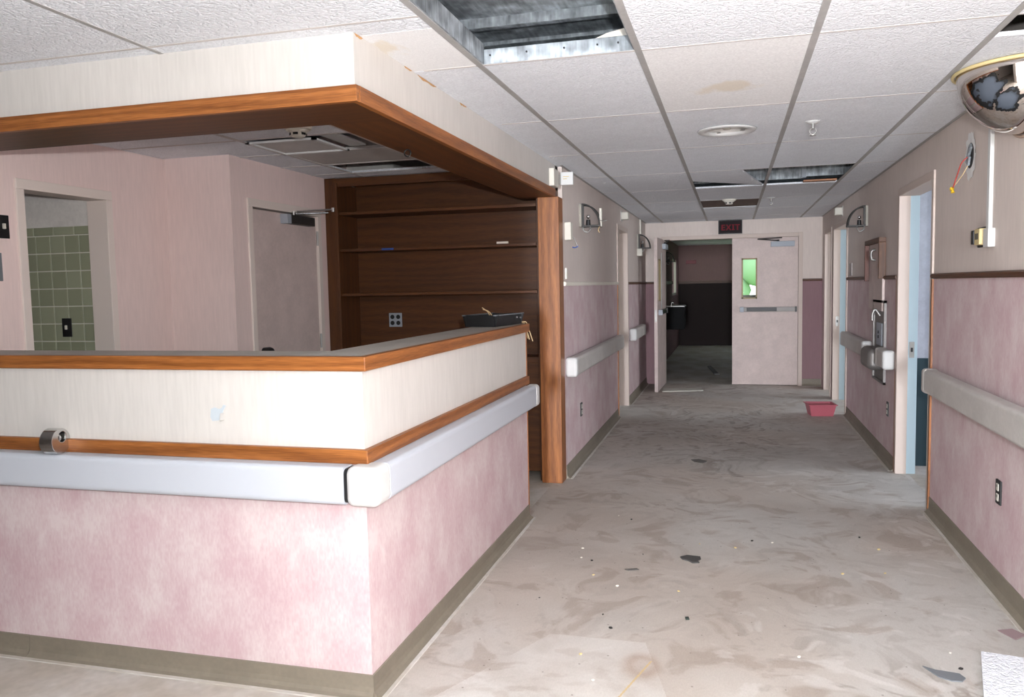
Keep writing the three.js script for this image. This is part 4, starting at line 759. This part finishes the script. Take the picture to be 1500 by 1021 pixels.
// ---------------------------------------------------------------- things on the floor
{
  const b = thing('wash_basin', 'pink plastic wash basin on the corridor floor', 'basin', { pos: [0.945, 0, -9.42], turn: 0.12 });
  const bot = new RoundedBoxGeometry(0.23, 0.008, 0.2, 2, 0.003).translate(0, 0.004, 0); part(b, 'bottom', bot, M.pinkPlastic);
  const shell = (w0, d0, w1, d1, h, q) => { const s = []; for (const k of [0, 1]) { const sh = []; void k; s.push(sh); } const v = [[-w0, 0, d0], [w0, 0, d0], [w0, 0, -d0], [-w0, 0, -d0], [-w1, h, d1], [w1, h, d1], [w1, h, -d1], [-w1, h, -d1]], f = []; for (let i = 0; i < 4; i++) { const j = (i + 1) % 4; f.push(v[i], v[j], v[j + 4], v[i], v[j + 4], v[i + 4]); const I = (p) => [p[0] * (1 - q), p[1], p[2] * (1 - q)]; f.push(I(v[j]), I(v[i]), I(v[j + 4]), I(v[j + 4]), I(v[i]), I(v[i + 4])); } const g = new THREE.BufferGeometry(); g.setAttribute('position', new THREE.Float32BufferAttribute(f.flat(), 3)); g.computeVertexNormals(); return g; };
  part(b, 'side', shell(0.115, 0.1, 0.14, 0.125, 0.125, 0.05), M.pinkPlastic);
  part(b, 'rim', join(bx(-0.155, 0.155, 0.12, 0.13, 0.118, 0.138, 0.004), bx(-0.155, 0.155, 0.12, 0.13, -0.138, -0.118, 0.004), bx(-0.155, -0.132, 0.12, 0.13, -0.125, 0.125, 0.004), bx(0.132, 0.155, 0.12, 0.13, -0.125, 0.125, 0.004)), M.pinkPlastic);
  const flat = (name, label, cat, pts, th, mat, y = 0.0005, tilt = 0) => {
    const s = new THREE.Shape(); pts.forEach(([x, z], i) => (i ? s.lineTo(x, -z) : s.moveTo(x, -z))); s.closePath();
    const g = new THREE.ExtrudeGeometry(s, { depth: th, bevelEnabled: false }); g.rotateX(-Math.PI / 2);
    g.computeBoundingBox(); const c = g.boundingBox.getCenter(new THREE.Vector3()); g.translate(-c.x, 0, -c.z);
    const t = thing(name, label, cat, { pos: [c.x, y, c.z] }); part(t, 'piece', uvm(g), mat, { rot: [0, 0, tilt] }); return t;
  };
  flat('fallen_tile', 'white fallen ceiling tile lying on the floor by the baseboard', 'ceiling tile', [[0.948, -3.438], [1.17, -3.40], [1.17, -2.75], [0.80, -2.83]], 0.016, M.tile, 0.001);
  flat('grey_shard', 'grey knife-shaped shard on the dusty floor near the fallen tile', 'shard', [[0.706, -3.285], [0.745, -3.262], [0.79, -3.255], [0.825, -3.248], [0.838, -3.215], [0.82, -3.185], [0.785, -3.182], [0.745, -3.205], [0.735, -3.225]], 0.004, M.slate);
  flat('black_scrap', 'ragged black scrap in the middle of the corridor floor', 'scrap', [[-0.27, -4.35], [-0.235, -4.385], [-0.2, -4.38], [-0.165, -4.375], [-0.16, -4.34], [-0.175, -4.31], [-0.165, -4.28], [-0.2, -4.27], [-0.225, -4.3], [-0.255, -4.315]], 0.006, std({ color: col(74, 72, 70), roughness: 0.9 }));
  flat('dark_sliver', 'thin dark sliver on the floor close to the ragged black scrap', 'scrap', [[-0.54, -4.10], [-0.48, -4.125], [-0.465, -4.11], [-0.52, -4.085]], 0.004, std({ color: col(96, 92, 88), roughness: 0.9 }));
  flat('dark_chip', 'small dark green chip on the dusty floor', 'chip', [[-0.2, -3.55], [-0.185, -3.555], [-0.18, -3.53], [-0.195, -3.525]], 0.005, std({ color: col(52, 62, 56), roughness: 0.9 }));
  flat('dark_scrap', 'dark flat scrap far down the corridor floor', 'scrap', [[-0.33, -6.83], [-0.27, -6.86], [-0.2, -6.80], [-0.23, -6.72], [-0.3, -6.76]], 0.005, std({ color: col(96, 92, 88), roughness: 0.9 }));
  flat('mauve_scrap', 'curled mauve scrap of wallpaper on the floor by the wall base', 'scrap', [[1.08, -3.70], [1.14, -3.72], [1.175, -3.66], [1.12, -3.61]], 0.003, std({ color: col(150, 128, 130), roughness: 0.9 }), 0.003, 0.05);
  flat('floor_board', 'pale flat board lying at the foot of the open fire door', 'board', [[-0.93, -11.42], [-0.42, -11.55], [-0.38, -11.28], [-0.92, -11.12]], 0.012, std({ color: col(200, 198, 188), map: tGrime, roughness: 0.9 }), 0.001);
  flat('dark_stick', 'dark stick lying on the floor beyond the fire doors', 'stick', [[-0.42, -14.6], [-0.36, -14.6], [-0.2, -13.3], [-0.27, -13.3]], 0.02, M.iron);
  let n = 0; for (let k = 0; k < 26; k++) { const x = R(-0.9, 1.05), z = R(-5.5, -2.75), s = R(0.004, 0.009); const t = thing('debris_crumb', ['tiny white crumb of plaster scattered on the floor', 'tiny black speck of grit scattered on the floor', 'tiny straw-coloured chip scattered on the floor'][k % 3], 'crumb', { pos: [x, 0, z], turn: R(0, 6), group: 'crumbs scattered on the corridor floor' }); part(t, 'crumb', new THREE.IcosahedronGeometry(s, 0).scale(1, 0.6, 1.3).translate(0, s * 0.45, 0), [M.paper, M.iron, M.straw][n++ % 3]); }
}

// ---------------------------------------------------------------- beyond the fire doors, and the lawn outside
{
  const w = thing('water_cooler', 'dark wall-hung drinking cooler with a steel top in the dim further corridor', 'drinking cooler');
  part(w, 'cabinet', bx(XL, -0.86, 0.62, 1.04, -15.35, -15.85, 0.02), std({ color: col(26, 26, 27), roughness: 0.95 })); part(w, 'basin_top', bx(XL, -0.85, 1.04, 1.07, -15.34, -15.86, 0.008), M.steel); part(w, 'bubbler', tube([[XL + 0.12, 1.07, -15.5], [XL + 0.13, 1.12, -15.5], [XL + 0.17, 1.11, -15.5]], 0.014, 12, 8), M.chrome);
  const s = thing('exit_sign', 'small dark red sign on the end wall of the further corridor', 'sign'); part(s, 'face', bx(-1.05, -0.82, 1.94, 2.02, ZE + 0.012, ZE + 0.04, 0.004), std({ color: col(120, 26, 34), roughness: 0.5 }));
  const gnd = thing('ground', 'green lawn outside the end window', 'lawn', { kind: S });
  part(gnd, 'lawn', new THREE.PlaneGeometry(60, 40).rotateX(-Math.PI / 2).translate(0, -0.2, ZE - 20.3), std({ color: col(158, 190, 126), roughness: 1 }));
  part(gnd, 'path', bx(-30, 30, -0.2, -0.185, -30, -31.5), std({ color: col(226, 206, 120), roughness: 0.9 }));
  for (let k = 0; k < 7; k++) {
    const x = -9 + k * 4.6 + R(-0.2, 0.2), z = -36 - (k % 2) * 4.5;
    const t = thing('garden_tree', 'leafy green tree on the lawn beyond the end window', 'tree', { pos: [x, -0.2, z], group: 'trees beyond the lawn' });
    part(t, 'trunk', cyl(0.12, 0.18, 2.2, 0, 1.1, 0, 'y', 8), M.darkWood);
    const gs = []; for (let i = 0; i < 14; i++) { const q = new THREE.IcosahedronGeometry(R(0.7, 1.1), 1).translate(R(-1.2, 1.2), R(1.2, 5), R(-0.8, 0.8)); gs.push(q); }
    part(t, 'crown', mergeGeometries(gs), std({ color: col(142, 178, 140), roughness: 1 }));
  }
}

scene.add(camera);
renderer.render(scene, camera);
